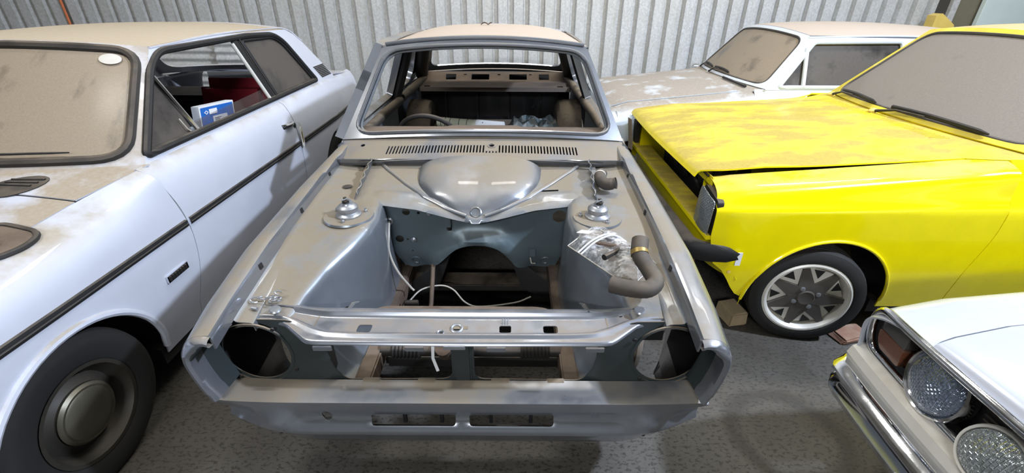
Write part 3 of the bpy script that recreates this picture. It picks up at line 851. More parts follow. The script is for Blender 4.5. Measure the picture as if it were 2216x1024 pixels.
lathe('wing_stud', [(.004, 0), (.012, .004), (.012, .010), (.003, .014), (.003, .022), (.001, .022)], fire(-.287, .622), (0, -1, 0), 'zinc', fwp, n=10)
box('clip_plate', (CX + .235, 1.752, .545), (CX + .262, 1.764, .582), 'bay_blue', fwp, .002)
tube('wire_clip', [fire(.24, .53), fire(.245, .505) + V(0, -.02, 0), fire(.262, .50) + V(0, -.022, 0), fire(.262, .485)], .003, 'wire', fwp, n=6)
for sx in (-.29, .31):
    tube('pressed_ring', [fire(sx + .022 * math.cos(a), .502 + .022 * math.sin(a)) + V(0, -.003, 0) for a in lin(.4, 5.0, 14)], .0035, 'bay_blue', fwp, n=6)

# upper bulkhead / scuttle tray with the heater dome
def lip_y(s): return itp([(0, 1.690), (.10, 1.70), (.25, 1.722), (.44, 1.735), (.60, 1.75)], abs(s))
def scut(s, y):
    a = abs(s); ly = lip_y(s); t = (y - ly) / (2.10 - ly)
    zl = itp([(0, .752), (.12, .775), (.25, .803), (.44, .822), (.6, .828)], a)
    z = lerp(zl, .858, max(0, t) ** .8)
    # flat raised pads each side
    z += .010 * sstep(.012, 0, max(abs(a - .345) - .075, abs(y - 1.80) - .018))
    z -= .012 * (1 - sstep(ly, ly + .010, y))
    return E(s, y, z)
so = [(s, lip_y(s)) for s in lin(-.53, .53, 40)] + [(.545, 1.9), (.56, 2.10), (-.56, 2.10), (-.545, 1.9)]
sc = panel('scuttle_tray', so, scut, 'silver_bay', shell, [rrect(.285, 1.842, .36, 1.856, .003)], .022, .003, sharp=60)
rows = []
VR = [(1.70, .0), (1.735, .115), (1.80, .225), (1.90, .325), (2.04, .44), (2.1, .48)]
for q_ in [0., .0, .02, .05] + lin(.1, 1., 24):
    y_ = 2.06 - .340 * q_; row = []
    x_ = max(.004, itp(VR, y_) - .022); half = (x_ ** -6 + .298 ** -6) ** (-1 / 6)
    for a_ in lin(-1, 1, 33):
        b_ = scut(a_ * half, min(2.1, max(lip_y(a_ * half) + .012, y_)))
        e_ = (1 - abs(a_) ** 3.2) ** .75; h_ = .068 * max(0, 1 - q_ ** 3.5) ** .8
        if not rows: h_ = 0
        row.append(E(a_ * half, max(y_, lip_y(a_ * half) + .010), b_.z + .001 + h_ * e_))
    rows.append(row)
loft('heater_dome', rows, 'silver_clean', sc, sharp=50)
for sg in (-1, 1):
    rb = []
    for y_ in lin(1.712, 2.09, 26):
        vr = itp([(1.70, .0), (1.735, .115), (1.80, .225), (1.90, .325), (2.04, .44), (2.1, .48)], y_)
        rb.append(scut(sg * vr, y_) + V(0, 0, .001))
    tube('v_rib', cr(rb, 3), .011, 'silver_clean', sc, n=10, flat=.8, upv=(0, 0, 1))
lathe('drain_socket', [(.026, -.012), (.026, .004), (.021, .007), (.019, .002), (.019, -.006), (.001, -.006)], scut(0, 1.735) + V(0, -.006, .006), (0, -.75, .65), 'silver_bay', sc, n=20)
# upright between tray and cowl
rows = []
for s in lin(-.69, .69, 40):
    st = .012 * (sstep(.44, .47, abs(s)))
    rows.append([E(s, 2.105 - st * .4, .855), E(s, 2.098 - st, .874), E(s, 2.088 - st, .893), E(s, 2.075 - st * .6, .897)])
loft('cowl_front', rows, 'silver_clean', shell, thick=.003)

# cowl top with louvres
def cowl(s, y):
    yy = y + .045 * (s / .74) ** 2 * sstep(2.07, 2.3, y) * 1.0 + .16 * max(0, (abs(s) - .55) / .19) ** 2 * (1 - sstep(2.06, 2.30, y)) * .9
    z = lerp(.899, .953, (y - 2.07) / .24) - .030 * (s / .74) ** 2
    return E(s, yy, z)
ch = []
for k in range(60):
    s = -.468 + k * .01595
    if abs(s - .050) < .032: ch.append([Vector((s - .0035, 2.128)), Vector((s + .0035, 2.128)), Vector((s + .0035, 2.145)), Vector((s - .0035, 2.145))])
    else: ch.append([Vector((s - .0036, 2.130)), Vector((s + .0036, 2.130)), Vector((s + .0036, 2.200)), Vector((s - .0036, 2.200))])
ch += [circ(.050, 2.193, .013, 16), circ(-.612, 2.215, .012, 14)]
cw = panel('cowl_top', [(-.745, 2.07), (.745, 2.07), (.745, 2.31), (-.745, 2.31)], cowl, 'silver', shell, ch, .04, .004)
lathe('wiper_boss', [(.014, .0), (.015, .003), (.021, .002), (.021, -.002)], cowl(.050, 2.193) + V(0, 0, .001), (0, -.2, 1), 'silver_clean', cw, n=20)

# sides behind the wings
RA = (4.08, .27, .34)
def ekeys(zb):
    s = [(.735, .20), (.765, .40), (.785, .60), (.788, .74), (.775, .84), (.752, zb - .008), (.735, zb)]
    return [(2.26, [(p[0], p[1]) for p in s]), (4.1, s), (4.90, [(p[0] - .045, p[1]) for p in s])]
for sg in (-1, 1):
    TT = lambda l, u, z: E(u, l, z)
    side_loft('door', TT, ekeys(.915), lin(2.285, 3.42, 12), lambda l: .24, sg, 'silver_clean', shell, thick=.035)
    side_loft('rear_quarter', TT, ekeys(.915), lstations(3.428, 4.88, RA[0], RA[2], 16), arch(RA[0], RA[1], RA[2], .22), sg, 'silver_clean', shell, thick=.008)
    box('sill', (CX + sg * .70 - .05, 2.1, .16), (CX + sg * .70 + .05, 3.75, .25), 'silver_bay', shell, .012)
    tube('door_capping', [E(sg * .70, 2.40, .885), E(sg * .695, 3.0, .895), E(sg * .685, 3.42, .895)], .030, 'capping', shell, n=12)
    tube('quarter_capping', [E(sg * .69, 3.50, .895), E(sg * .66, 4.0, .915), E(sg * .62, 4.22, .945)], [.030, .034, .022], 'capping', shell, n=12)
    box('door_inner_panel', (CX + sg * .715 - .02, 2.42, .30), (CX + sg * .715 + .015, 3.38, .87), 'bay_blue', shell, .006)
g = dict(mat='silver_clean', roofmat='roofdust', zb=.92, zt=1.345, ub=.735, ut=.560, wub=.735, wut=.560, wlb=2.315, wlt=2.665, wzb=.92, wzt=1.345, wcb=.040, crown=.042, rise=.030, wbow=.06,
         wi=(.062, .045, .075), rub=.70, rut=.545, rlb=4.40, rlt=3.93, rzb=.955, rzt=1.335, rbow=.10,
         poly=[(2.315, .92), (2.665, 1.345), (3.1, 1.348), (3.93, 1.335), (4.40, .955), (4.40, .915), (3.4, .912)],
         win=[rpoly([(2.44, .935), (2.70, 1.305), (3.27, 1.312), (3.38, .935)], [.02, .04, .04, .02], 5), rpoly([(3.47, .935), (3.37, 1.31), (3.74, 1.295), (4.03, 1.02), (3.98, .94)], [.02, .03, .06, .06, .04], 5)],
         gutter=[(2.33, .93, 0), (2.655, 1.338, 0), (3.1, 1.352, 0), (3.6, 1.345, 0), (3.93, 1.335, 0)], pth=.045)
ws, rs, sd = greenhouse(shell, lambda l, u, z: E(u, l, z), g)
# screen rebate: the bright lip round the aperture
hole = rpoly([(-1 + .062, .045), (1 - .062, .045), (1 - .056, .925), (-1 + .056, .925)], .16, 6)
seal('screen_rebate', hole, lambda a, b: ws(a, b) + V(0, -.004, .004), .009, 'silver_clean', shell)
seal('screen_flange', [(p[0] * .985, lerp(.5, p[1], .985)) for p in hole], lambda a, b: ws(a, b) + V(0, .02, -.010), .008, 'silver_bay', shell)
tube('roof_header_bead', [ws(a, 1.0) + V(0, -.004, .006) for a in lin(-.97, .97, 30)], .010, 'silver_clean', shell, n=8)
for sg in (-1, 1):
    F = sd(sg)
    tube('b_post', [F(3.42, .90) + V(-sg * .03, 0, 0), F(3.37, 1.12) + V(-sg * .03, 0, 0), F(3.315, 1.33) + V(-sg * .025, 0, 0)], .030, 'black', shell, n=8)
    tube('door_frame', [F(2.44, .935) + V(-sg * .02, 0, 0), F(2.70, 1.305) + V(-sg * .02, 0, 0), F(2.98, 1.312) + V(-sg * .02, 0, 0), F(3.27, 1.312) + V(-sg * .02, 0, 0)], .016, 'black', shell, n=8)
    tube('c_post_trim', [F(3.78, 1.30) + V(-sg * .05, 0, 0), F(4.05, 1.08) + V(-sg * .05, 0, 0), F(4.20, .96) + V(-sg * .06, 0, 0)], .055, 'black', shell, n=10)
# boot lid, rear panel
loft('boot_lid', [[E(s, lerp(4.42, 4.86, t) + .09 * (1 - (s / .7) ** 2) * (1 - t * .3), lerp(.968, .925, t) - .02 * (s / .7) ** 2 - .03 * max(0, t - .9) * 10) for s in lin(-.69, .69, 15)] for t in lin(0, 1, 8)], 'roofdust', shell, thick=.006)
panel('rear_panel', [(-.72, .26), (.72, .26), (.70, .93), (-.70, .93)], lambda s, z: E(s, 4.90 + .04 * (1 - (s / .7) ** 2), z), 'silver_clean', shell, (), .12, .006)

# cabin floor, shelf, seat pan
def pan(s, y): return E(s, y, .27 + lerp(.37, .16, sstep(1.85, 2.7, y)) * math.exp(-(s / .17) ** 4))
panel('floor_pan', [(-.70, 1.84), (.70, 1.84), (.70, 4.3), (-.70, 4.3)], pan, 'black', shell, (), .07, .003)
shelf_h = [rrect(a - w, 4.152, a + w, 4.205, .004) for a, w in ((-.395, .045), (-.135, .078), (.20, .078), (.43, .045))] + [rrect(a - .012, 4.195, a + .012, 4.207, .002) for a in (-.27, .03, .31)] + [rrect(-.60, 3.93, -.55, 3.98, .004), rrect(.53, 3.93, .58, 3.98, .004)]
def shf(s, y):
    z = .905 + .02 * sstep(4.02, 4.14, y) + .045 * sstep(4.14, 4.22, y) + .012 * math.exp(-((y - 4.04) / .03) ** 2) - .03 * (1 - sstep(3.885, 3.90, y))
    return E(s, y, z)
panel('parcel_shelf', [(-.64, 3.885), (.64, 3.885), (.64, 4.33), (-.64, 4.33)], shf, 'brownshelf', shell, shelf_h, .035, .004)
panel('rear_bulkhead', [(-.66, .28), (.66, .28), (.66, .92), (-.66, .92)], lambda s, z: E(s, 4.12 + .012 * math.sin(s * 21) * sstep(.5, .6, z), z), 'tar', shell, [rpoly([(.42, .80), (.56, .80), (.52, .86)], .01, 2)], .06, .004)
for k in range(4):
    box('bulkhead_stiffener', (CX - .45 + k * .28, 4.085, .50), (CX - .435 + k * .28, 4.115, .88), 'tar', shell, .004)
box('seat_pan', (CX - .56, 3.42, .28), (CX + .56, 4.10, .60), 'interior', shell, .04)
for sg in (-1, 1):
    rows = []
    for t in lin(0, 1, 13):
        a = PI * t; yy = 3.92 - .34 * math.cos(a); zz = .30 + .50 * math.sin(a) ** .7
        rows.append([E(sg * u, yy, z) for u, z in ((.72, zz), (.60, zz + .0), (.55, zz - .012), (.525, zz - .045), (.52, .28))])
    loft('wheel_tub', rows, 'capping', shell, thick=.004)
# dashboard
rows = []
for s in lin(-.69, .69, 30):
    b = .05 * (s / .69) ** 2
    rows.append([E(s, 2.30 + b, .948 - .02 * (s / .7) ** 2), E(s, 2.36 + b, .957 - .015 * (s / .7) ** 2 + (.006 if abs(s) < .2 else 0)), E(s, 2.44 + b, .953 - .015 * (s / .7) ** 2 + (.008 if abs(s) < .2 else 0)), E(s, 2.465 + b, .93), E(s, 2.47 + b, .70)])
loft('dashboard', rows, 'brownshelf', shell, thick=.006)
# steering wheel and column (left-hand side of the picture)
swc = E(-.385, 2.86, .79); swa = Vector((0.05, .82, .57)).normalized()
sx_ = swa.orthogonal().normalized(); sy_ = swa.cross(sx_)
st = tube('steering_wheel', [swc + (sx_ * math.cos(a) + sy_ * math.sin(a)) * .182 for a in [2 * PI * k / 48 for k in range(48)]], .0145, 'interior', shell, n=10, closed=True)
for a in (0, 1):
    d = (Vector((1, 0, 0)) * (1 if a else -1)); tube('wheel_spoke', [swc + V(0, -.02, -.02), swc + d * .09 + V(0, -.01, -.012), swc + d * .172], [.018, .014, .010], 'interior', st, n=8, flat=.5)
lathe('wheel_hub', [(.04, -.03), (.045, -.01), (.03, .01), (.001, .012)], swc, swa, 'interior', st, n=20)
tube('steering_column', [swc, E(-.36, 2.45, .60), E(-.30, 1.85, .50)], [.022, .025, .02], 'darkmetal', shell, n=10)
tube('column_shaft', [E(-.212, 1.80, .515), E(-.205, 1.70, .455), E(-.20, 1.60, .395), E(-.19, 1.40, .37)], .010, 'rust', shell, n=10)
lathe('shaft_coupling', [(.011, -.012), (.019, -.012), (.021, 0), (.019, .012), (.011, .012)], E(-.211, 1.785, .506), (.03, .8, .55), 'zinc', shell, n=12)
# steering rack, cross member, wiring
rk = tube('steering_rack', [E(-.34, 1.30, .40), E(.34, 1.30, .40)], .026, 'darkmetal', shell, n=14)
for a, b in ((-.30, -.19), (.19, .30)):
    tube('rack_gaiter', [E(lerp(a, b, k / 16), 1.30, .40) for k in range(17)], [.034 if k % 2 else .028 for k in range(17)], 'darkmetal', rk, n=14)
tube('rack_pinion', [E(-.10, 1.27, .44), E(-.10, 1.32, .37)], .032, 'rust', rk, n=12)
box('cross_member', (CX - .36, 1.36, .24), (CX + .36, 1.50, .32), 'darkmetal', shell, .015)
for sg in (-1, 1):
    box('radiator_side_panel', (CX + sg * .452 - .004, 1.07, .33), (CX + sg * .452 + .004, 1.16, .70), 'grille_dark', shell, .002)
box('lower_front_rail', (CX - .60, 1.10, .30), (CX + .60, 1.15, .40), 'grille_dark', shell, .01)
tube('white_strap', [E(-.12, 1.20, .53), E(-.118, 1.17, .48), E(-.10, 1.15, .44)], .006, 'paper', shell, n=6, flat=.3)
tube('cable', cr([fire(-.385, .715) + V(0, -.01, 0), E(-.375, 1.70, .69), E(-.372, 1.66, .62), E(-.345, 1.65, .53), E(-.30, 1.66, .44), E(-.285, 1.66, .42)], 6), .005, 'wire', shell, n=8)
tube('cable', cr([E(-.30, 1.60, .40), E(-.25, 1.66, .425), E(-.17, 1.70, .42), E(-.11, 1.68, .41), E(-.05, 1.60, .40), E(.02, 1.57, .40), E(.17, 1.60, .40), E(.24, 1.63, .41)], 6), .0035, 'wire', shell, n=8)
box('cable_clip', (CX - .31, 1.56, .40), (CX - .25, 1.585, .425), 'darkmetal', shell, .003)
box('rear_cross_plate', (CX - .36, 1.88, .26), (CX + .36, 2.0, .30), 'darkmetal', shell, .006)
# wheels
for sg in (-1, 1):
    wheel(shell, E(sg * .635, 1.70, .285), (sg, 0, 0), .285, .155, .175, 'plain', 'tyre_dusty')
    wheel(shell, E(sg * .635, 4.08, .285), (sg, 0, 0), .285, .155, .175, 'plain', 'tyre_dusty')

# ------------------------------------------------------------------ generic saloon body below the belt
def body(par, T, p):
    """front wings, doors, rear quarters, bonnet, scuttle, boot, nose and tail panels of a saloon; returns dict of parts"""
    r = {}
    fa, ra = p['fa'], p['ra']
    K = p['keys']
    for sg in (-1, 1):
        z1 = arch(fa[0], fa[1], fa[2], p['sill'])
        def zf(l):
            if l < fa[0] - fa[2]: return lerp(p.get('nosez', .40), p['sill'] + .06, sstep(0, fa[0] - fa[2], l))
            return z1(l)
        lf0 = p.get('lfn') or (lambda l, z: l); fc = p.get('cutl') or (lambda z: 0)
        wl = lambda l, z: lf0(l, z) + fc(z) * sstep(p['cut'] - .30, p['cut'], l)
        w = side_loft('front_wing', T, K, lstations(p.get('l0', 0), p['cut'], fa[0], fa[2], 30), zf, sg, p.get('wingmat', p['mat']), par, m=42, lfn=wl, zsp=lambda l: key_sections(K, l)[3].y)
        r['wing%d' % sg] = w
        # rolled arch lip and dark wheel well
        lip = []
        u_at = lambda l, z: next((q.x for q in cr([(a[0], a[1], 0) for a in key_sections(K, l)], 8) if q.y >= z), .7)
        for k in range(33):
            a = PI * k / 32; l = fa[0] - fa[2] * math.cos(a); z = fa[1] + fa[2] * math.sin(a)
            if z > p['sill'] + .02: lip.append((l, z))
        tube('arch_lip', [T(l, sg * (u_at(l, z) + .001), z) for l, z in lip], p.get('lipr', .009), p.get('wingmat', p['mat']), w, n=8)
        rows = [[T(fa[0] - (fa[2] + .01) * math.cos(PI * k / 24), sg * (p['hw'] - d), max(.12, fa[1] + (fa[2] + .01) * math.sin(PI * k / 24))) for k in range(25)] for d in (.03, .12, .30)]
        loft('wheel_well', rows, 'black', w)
        cuts = p['cuts']
        names = ['door'] * (len(cuts) - 2)
        ls_end = cuts[-1]
        for i in range(len(cuts) - 1):
            a, b = cuts[i] + .004, cuts[i + 1] - .004
            fnl = p.get('cutl')
            lf = None
            if i == 0 and fnl: lf = lambda l, z, a=a, b=b: l + fnl(z) * (1 - (l - a) / (b - a))
            last = i == len(cuts) - 2
            side_loft('rear_quarter' if last else 'door', T, p['dkeys'], lstations(a, b, ra[0], ra[2], 14) if last else lin(a, b, 14), arch(ra[0], ra[1], ra[2], p['sill']) if last else (lambda l: p['sill']), sg, p.get('doormat', p['mat']), par, m=26, thick=.012, lfn=lf)
        box('sill', (0, -.03, 0), (1, .03, 1), 'black', par, 0, fn=lambda v, sg=sg: T(lerp(fa[0] + fa[2] - .02, ra[0] - ra[2] + .02, v.x), sg * (p['hw'] - .09) + v.y, lerp(p['sill'] - .05, p['sill'] + .03, v.z)))
        for (lc, zc, rr) in (fa, ra):
            pass
    bu = p['bu']
    def bon(l, a):
        u = a * itp(bu, l); ze = itp(p['bz'], l); cr_ = itp(p['bcrown'], l)
        pw = 1 - abs(a) ** 2.5
        q = T(l - p.get('bbow', .0) * (1 - a * a) * sstep(.5, 0, l), u, ze + cr_ * pw + p.get('bfn', lambda l, a: 0)(l, a))
        return q
    l0, l1 = p['bl']
    rows = [[bon(l, a) for a in lin(-1, 1, 29)] for l in lin(l0, l1, 26)]
    nose = [[bon(l0, a) + (T(-.012 * k, 0, -.014 * k * k * .5) - T(0, 0, 0)) for a in lin(-1, 1, 29)] for k in (2, 1)]
    r['bonnet'] = loft('bonnet', nose + rows, p.get('bonmat', p['mat']), par, thick=.008, sharp=50)
    r['bon'] = bon
    # scuttle: from bonnet rear edge to windscreen base
    def sct(t, a):
        A = bon(l1 + .006, a)
        g = p['g']
        wb = g['wub'] * 1.0
        u = a * lerp(itp(bu, l1), wb + .02, t)
        l = lerp(l1 + .006, g['wlb'] - g['wbow'] * (1 - a * a), t); z = lerp(itp(p['bz'], l1) + itp(p['bcrown'], l1) * (1 - abs(a) ** 2.5), g['wzb'] + g.get('wcb', .02) * (1 - a * a), t)
        return T(l, u, z)
    r['sct'] = sct
    r['scuttle'] = panel('scuttle', [(0, -1), (1, -1), (1, 1), (0, 1)], sct, p.get('scutmat', p['mat']), par, p.get('sholes', ()), .09, .005)
    # filler between wing top and windscreen corner
    g = p['g']
    kk = p['boot']
    rows = [[T(lerp(kk[0], kk[1], t) + (.08 * (1 - a * a) if t < .1 else 0), a * lerp(g['rub'] + .0, kk[4], t), lerp(kk[2], kk[3], t) + .02 * (1 - a * a)) for a in lin(-1, 1, 15)] for t in lin(0, 1, 8)]
    loft('boot_lid', rows, p.get('bootmat', p['roofm']), par, thick=.006)
    panel('tail_panel', [(-kk[4], .28), (kk[4], .28), (kk[4], kk[3]), (-kk[4], kk[3])], lambda u, z: T(kk[1] + .02, u, z), p['mat'], par, (), .15, .006)
    panel('underbody', [(.25, -p['hw'] + .15), (kk[1], -p['hw'] + .15), (kk[1], p['hw'] - .15), (.25, p['hw'] - .15)], lambda l, u: T(l, u, .24), 'black', par, (), .3, .004)
    panel('cabin_bulkhead', [(-p['hw'] + .1, .24), (p['hw'] - .1, .24), (p['hw'] - .12, g['wzb'] - .03), (-p['hw'] + .12, g['wzb'] - .03)], lambda u, z: T(g['wlb'] - .04, u, z), 'black', par, (), .3, .004)
    return r

def car_seats(par, T, l, us, mat, z0=.26, h=.62):
    for u in us:
        b = box('seat_base', (l, u - .24, z0), (l + .48, u + .24, z0 + .22), mat, par, .05, fn=lambda v: T(v.x, v.y, v.z))
        box('seat_back', (l + .42, u - .24, z0 + .12), (l + .55, u + .24, z0 + .12 + h), mat, par, .06, fn=lambda v: T(v.x + (v.z - z0) * .22, v.y, v.z))

# ------------------------------------------------------------------ pale car on the left
LX, LY = -2.285, .36
def TL(l, u, z): return V(LX + u, LY + l, z)
lc = thing('saloon_car', (LX, LY + 2.1, 0), 'dusty pale grey-white two-door saloon with black side strip parked on the left', 'car')
wk = lambda dz, w, i=.165: [(w - .05, .20), (w - .012, .42), (w, .58), (w, .68), (w - .012, .775 + dz * .6), (w - i * .3, .838 + dz), (w - i * .66, .868 + dz), (w - i, .880 + dz)]
dk = lambda w, z: [(w - .05, .20), (w - .012, .42), (w, .58), (w, .70), (w - .008, .80), (w - .03, .89), (w - .065, z - .01), (w - .085, z)]
gL = dict(mat='left', roofmat='left_roof', zb=.955, zt=1.375, ub=.738, ut=.608, wub=.738, wut=.608, wlb=1.44, wlt=1.865, wzb=.955, wzt=1.375, wcb=.015, crown=.035, rise=.030, wbow=.15,
          wi=(.075, .06, .05), rub=.73, rut=.60, rlb=3.67, rlt=3.24, rzb=.98, rzt=1.36, rbow=.12, wglass='dirtglass', sealr=.020,
          poly=[(1.44, .955), (1.865, 1.375), (2.4, 1.385), (3.24, 1.36), (3.38, 1.30), (3.70, .985), (3.70, .955)],
          win=[rpoly([(1.475, .985), (1.79, 1.29), (1.90, 1.352), (2.70, 1.358), (3.03, 1.342), (3.13, 1.29), (3.35, .99)], [.02, .05, .06, .05, .10, .08, .02], 5)],
          gutter=[(1.47, .965, 0), (1.86, 1.372, 0), (2.4, 1.388, 0), (2.9, 1.382, 0), (3.24, 1.364, 0), (3.42, 1.27, 0)], sideseal=.017, sealmat='black', pth=.02, sides=(-1, 1))
pL = dict(mat='left', wingmat='left_wing', doormat='left_wing', bonmat='left', roofm='left_roof', hw=.825, sill=.20, nosez=.42,
          fa=(.765, .245, .365), ra=(3.36, .26, .34), cut=1.375, cuts=[1.375, 2.66, 4.20],
          keys=[(0, wk(-.07, .80)), (.4, wk(-.02, .82)), (.8, wk(.0, .825)), (1.165, wk(.028, .825)), (1.38, wk(.074, .825, .078)), (1.46, wk(.078, .825, .07))],
          dkeys=[(1.37, dk(.825, .958)), (2.6, dk(.825, .962)), (3.4, dk(.82, .97)), (4.3, dk(.76, .95))],
          cutl=lambda z: .075 * math.sin(PI * min(1, max(0, (z - .30) / .66)) ** 1.0) * .9 + .03 * (z < .5) * 0,
          bu=[(0, .628), (.4, .649), (.8, .654), (1.2, .654)], bz=[(0, .81), (.4, .860), (.8, .881), (1.17, .908)], bcrown=[(0, .02), (.6, .035), (1.2, .04)], bl=(.02, 1.165), g=gL, boot=(3.70, 4.22, .985, .93, .70), bootmat='left_wing', lipr=.014)
bL = body(lc, TL, pL)
wsL, rsL, sdL = greenhouse(lc, TL, gL)
F1 = sdL(1)
# black side strip in three lengths, one per panel
def uL(l, z):
    K = pL['keys'] if l < 1.375 else pL['dkeys']
    c = cr([(a[0], a[1], 0) for a in key_sections(K, l)], 8)
    return min(c, key=lambda q: abs(q.y - z) + (9 if q.x < .7 else 0)).x
for a, b in ((.05, 1.43), (1.455, 2.645), (2.67, 4.15)):
    for sg in (-1, 1):
        st_ = loft('side_strip', [[TL(l, sg * (uL(l, .688) + d), .688 + dz) for d, dz in ((-.002, -.017), (.008, -.014), (.010, -.004), (.006, 0), (.010, .004), (.008, .014), (-.002, .017))] for l in lin(a, b, 16)], 'black', lc)
# script badge behind the arch
box('side_badge', (0, 0, 0), (1, 1, 1), 'chrome', lc, 0, fn=lambda v: TL(lerp(1.215, 1.345, v.x), .824 + .008 * v.y, lerp(.508, .538, v.z)))
for k in range(7):
    box('badge_letter', (0, 0, 0), (1, 1, 1), 'darkmetal', lc, 0, fn=lambda v, k=k: TL(1.225 + k * .0165 + .010 * v.x, .832 + .003 * v.y, .513 + .020 * v.z))
# front screen pillar seal, quarterlight, door glass, posts
def fg(off):
    return lambda l, z: TL(l, lerp(.738, .608, (z - .955) / .42) - off, z)
G1 = fg(.010)
ql = rpoly([(1.50, .995), (1.775, 1.265), (1.80, 1.24), (1.835, .995)], .01, 3)
q = panel('quarterlight_glass', ql, fg(.014), 'greyglass', lc, (), .08, .004)
tube('quarterlight_post', [fg(.008)(1.775, 1.285), fg(.008)(1.852, .985)], .013, 'chrome', lc, n=8)
seal('quarterlight_seal', ql, G1, .007, 'black', lc)
tube('quarterlight_catch', [fg(-.004)(1.79, 1.005), fg(-.006)(1.775, 1.02), fg(-.004)(1.765, 1.07)], .003, 'wire', lc, n=6)
lathe('catch_knob', [(.012, 0), (.012, .008), (.001, .010)], fg(0)(1.80, 1.01), (1, 0, .2), 'zinc', lc, n=12)
panel('door_glass', [(1.86, .985), (2.60, .985), (2.585, 1.055), (1.845, 1.03)], fg(.02), 'clearglass', lc, (), .1, .004)
tube('b_post', [fg(.012)(2.645, .975), fg(.012)(2.56, 1.35)], .030, 'black', lc, n=8, flat=.5, upv=(1, 0, .3))
tube('b_post_trim', [fg(.000)(2.59, 1.0), fg(.000)(2.51, 1.33)], .011, 'cream', lc, n=8)
tube('b_post_seam', [fg(-.006)(2.675, .985), fg(-.006)(2.595, 1.35)], .006, 'darkmetal', lc, n=6)
panel('rear_side_glass', rpoly([(2.685, .99), (2.61, 1.352), (3.03, 1.338), (3.13, 1.285), (3.345, .99)], [.01, .02, .1, .08, .02], 5), fg(.014), 'greyglass', lc, (), .1, .004)
seal('rear_glass_seal', rpoly([(2.70, 1.0), (2.63, 1.335), (3.02, 1.325), (3.11, 1.28), (3.32, 1.0)], [.01, .02, .1, .08, .02], 5), fg(.006), .009, 'black', lc)
# louvred vent on the rear pillar
for k in range(8):
    z0_ = .992 + k * .0115
    box('vent_slat', (0, 0, 0), (1, 1, 1), 'darkmetal', lc, 0, fn=lambda v, z0_=z0_: TL(lerp(3.47, 3.665, v.x) - (z0_ - .99) * .85, lerp(.738, .608, (z0_ - .955) / .42) + lerp(-.006, .006, v.y), z0_ + .007 * v.z))
# wiper on the screen
tube('wiper', [wsL(a, .10 + .012 * math.sin(a * 3)) + V(0, -.022, .014) for a in lin(-.25, .68, 12)], [.005] * 11 + [.003], 'black', lc, n=6)
tube('wiper_arm', [wsL(.15, -.02) + V(0, -.02, .01), wsL(.28, .03) + V(0, -.03, .022), wsL(.36, .085) + V(0, -.028, .022)], .006, 'darkmetal', lc, n=6)
# oval sticker on the glass
panel('oval_sticker', circ(.78, .86, .070, 22, .045), lambda a, b: wsL(a, b) + V(0, -.006, .005), 'cream', lc, (), .05, .001, label='pale oval sticker on the windscreen')
# black scuttle intake at the picture edge, rubber-rimmed opening on the wing
inl = panel('scuttle_grille', circ(.25, .60, .5, 20, .12), lambda t, a: bL['sct'](t * .9, a) + V(0, 0, .006), 'seal', lc, (), .1, .003)
for k in range(3):
    tube('scuttle_slot', [bL['sct'](.25 + k * .12, a) + V(0, 0, .010) for a in lin(.52, .68, 5)], .005, 'black', inl, n=6)
wv = rpoly([(.78, .575), (.975, .56), (.955, .715), (.88, .728), (.78, .70)], .045, 5)
def wing_top(l, u):
    c = cr([(a[0], a[1], 0) for a in key_sections(pL['keys'], l)], 8)
    return TL(l, u, itp(sorted([(q.x, q.y) for q in c if q.y > .80], key=lambda x: x[0]), u) if u > .66 else bL['bon'](l, u / .66).z)
panel('wing_vent', wv, lambda l, u: wing_top(l, u) + V(0, 0, .006), 'rust', lc, (), .03, .003, label='rust-brown opening in the wing top with a rubber rim')
seal('wing_vent_seal', wv, lambda l, u: wing_top(l, u) + V(0, 0, .007), .010, 'seal', lc)
lathe('vent_stud', [(.010, 0), (.008, .012), (.012, .016), (.001, .022)], wing_top(.86, .66) + V(0, 0, .006), (0, 0, 1), 'black', lc, n=8)
# door handle and lock
hb = TL(2.475, .815, .825)
dh = loft('door_handle', [[TL(lerp(2.49, 2.65, t), .808 + .034 * math.sin(PI * t) ** .6 * e, .835 + .016 * math.cos(a)) for a, e in ((PI, .35), (2.2, .85), (1.2, 1.0), (.3, .6), (-.3, .1))] for t in lin(0, 1, 12)], 'chrome', lc)
lathe('door_lock', [(.016, 0), (.016, .012), (.001, .014)], TL(2.645, .808, .812), (1, 0, .1), 'darkmetal', lc, n=12)
# front wheel + others
for sg in (-1, 1):
    wheel(lc, TL(.728, sg * .740, .295), (sg, 0, 0), .295, .155, .172, 'steel')
    wheel(lc, TL(3.36, sg * .725, .285), (sg, 0, 0), .285, .155, .172, 'steel')
# cabin
car_seats(lc, TL, 2.20, (-.37, .37), 'red', h=.70)
panel('cabin_floor', [(1.40, -.70), (3.5, -.70), (3.5, .70), (1.40, .70)], lambda l, u: TL(l, u, .255), 'black', lc, (), .3, .004)
box('rear_seat', (0, 0, 0), (1, 1, 1), 'black', lc, .05, fn=lambda v: TL(lerp(2.95, 3.35, v.x) + v.z * .1, lerp(-.66, .66, v.y), lerp(.30, .92, v.z)))
box('dash', (0, 0, 0), (1, 1, 1), 'black', lc, .04, fn=lambda v: TL(lerp(1.50, 1.72, v.x), lerp(-.68, .68, v.y), lerp(.60, .92, v.z)))
# nose of the car, outside the frame
panel('nose_panel', rpoly([(-.78, .42), (.78, .42), (.74, .78), (-.74, .78)], .05, 4), lambda u, z: TL(.0 + .05 * (u / .78) ** 2, u, z), 'left', lc, (), .12, .005)
tube('front_bumper', [TL(.10, -.84, .44), TL(-.04, -.76, .44), TL(-.09, 0, .44), TL(-.04, .76, .44), TL(.10, .84, .44)], .05, 'chrome', lc, n=12, flat=1.2)

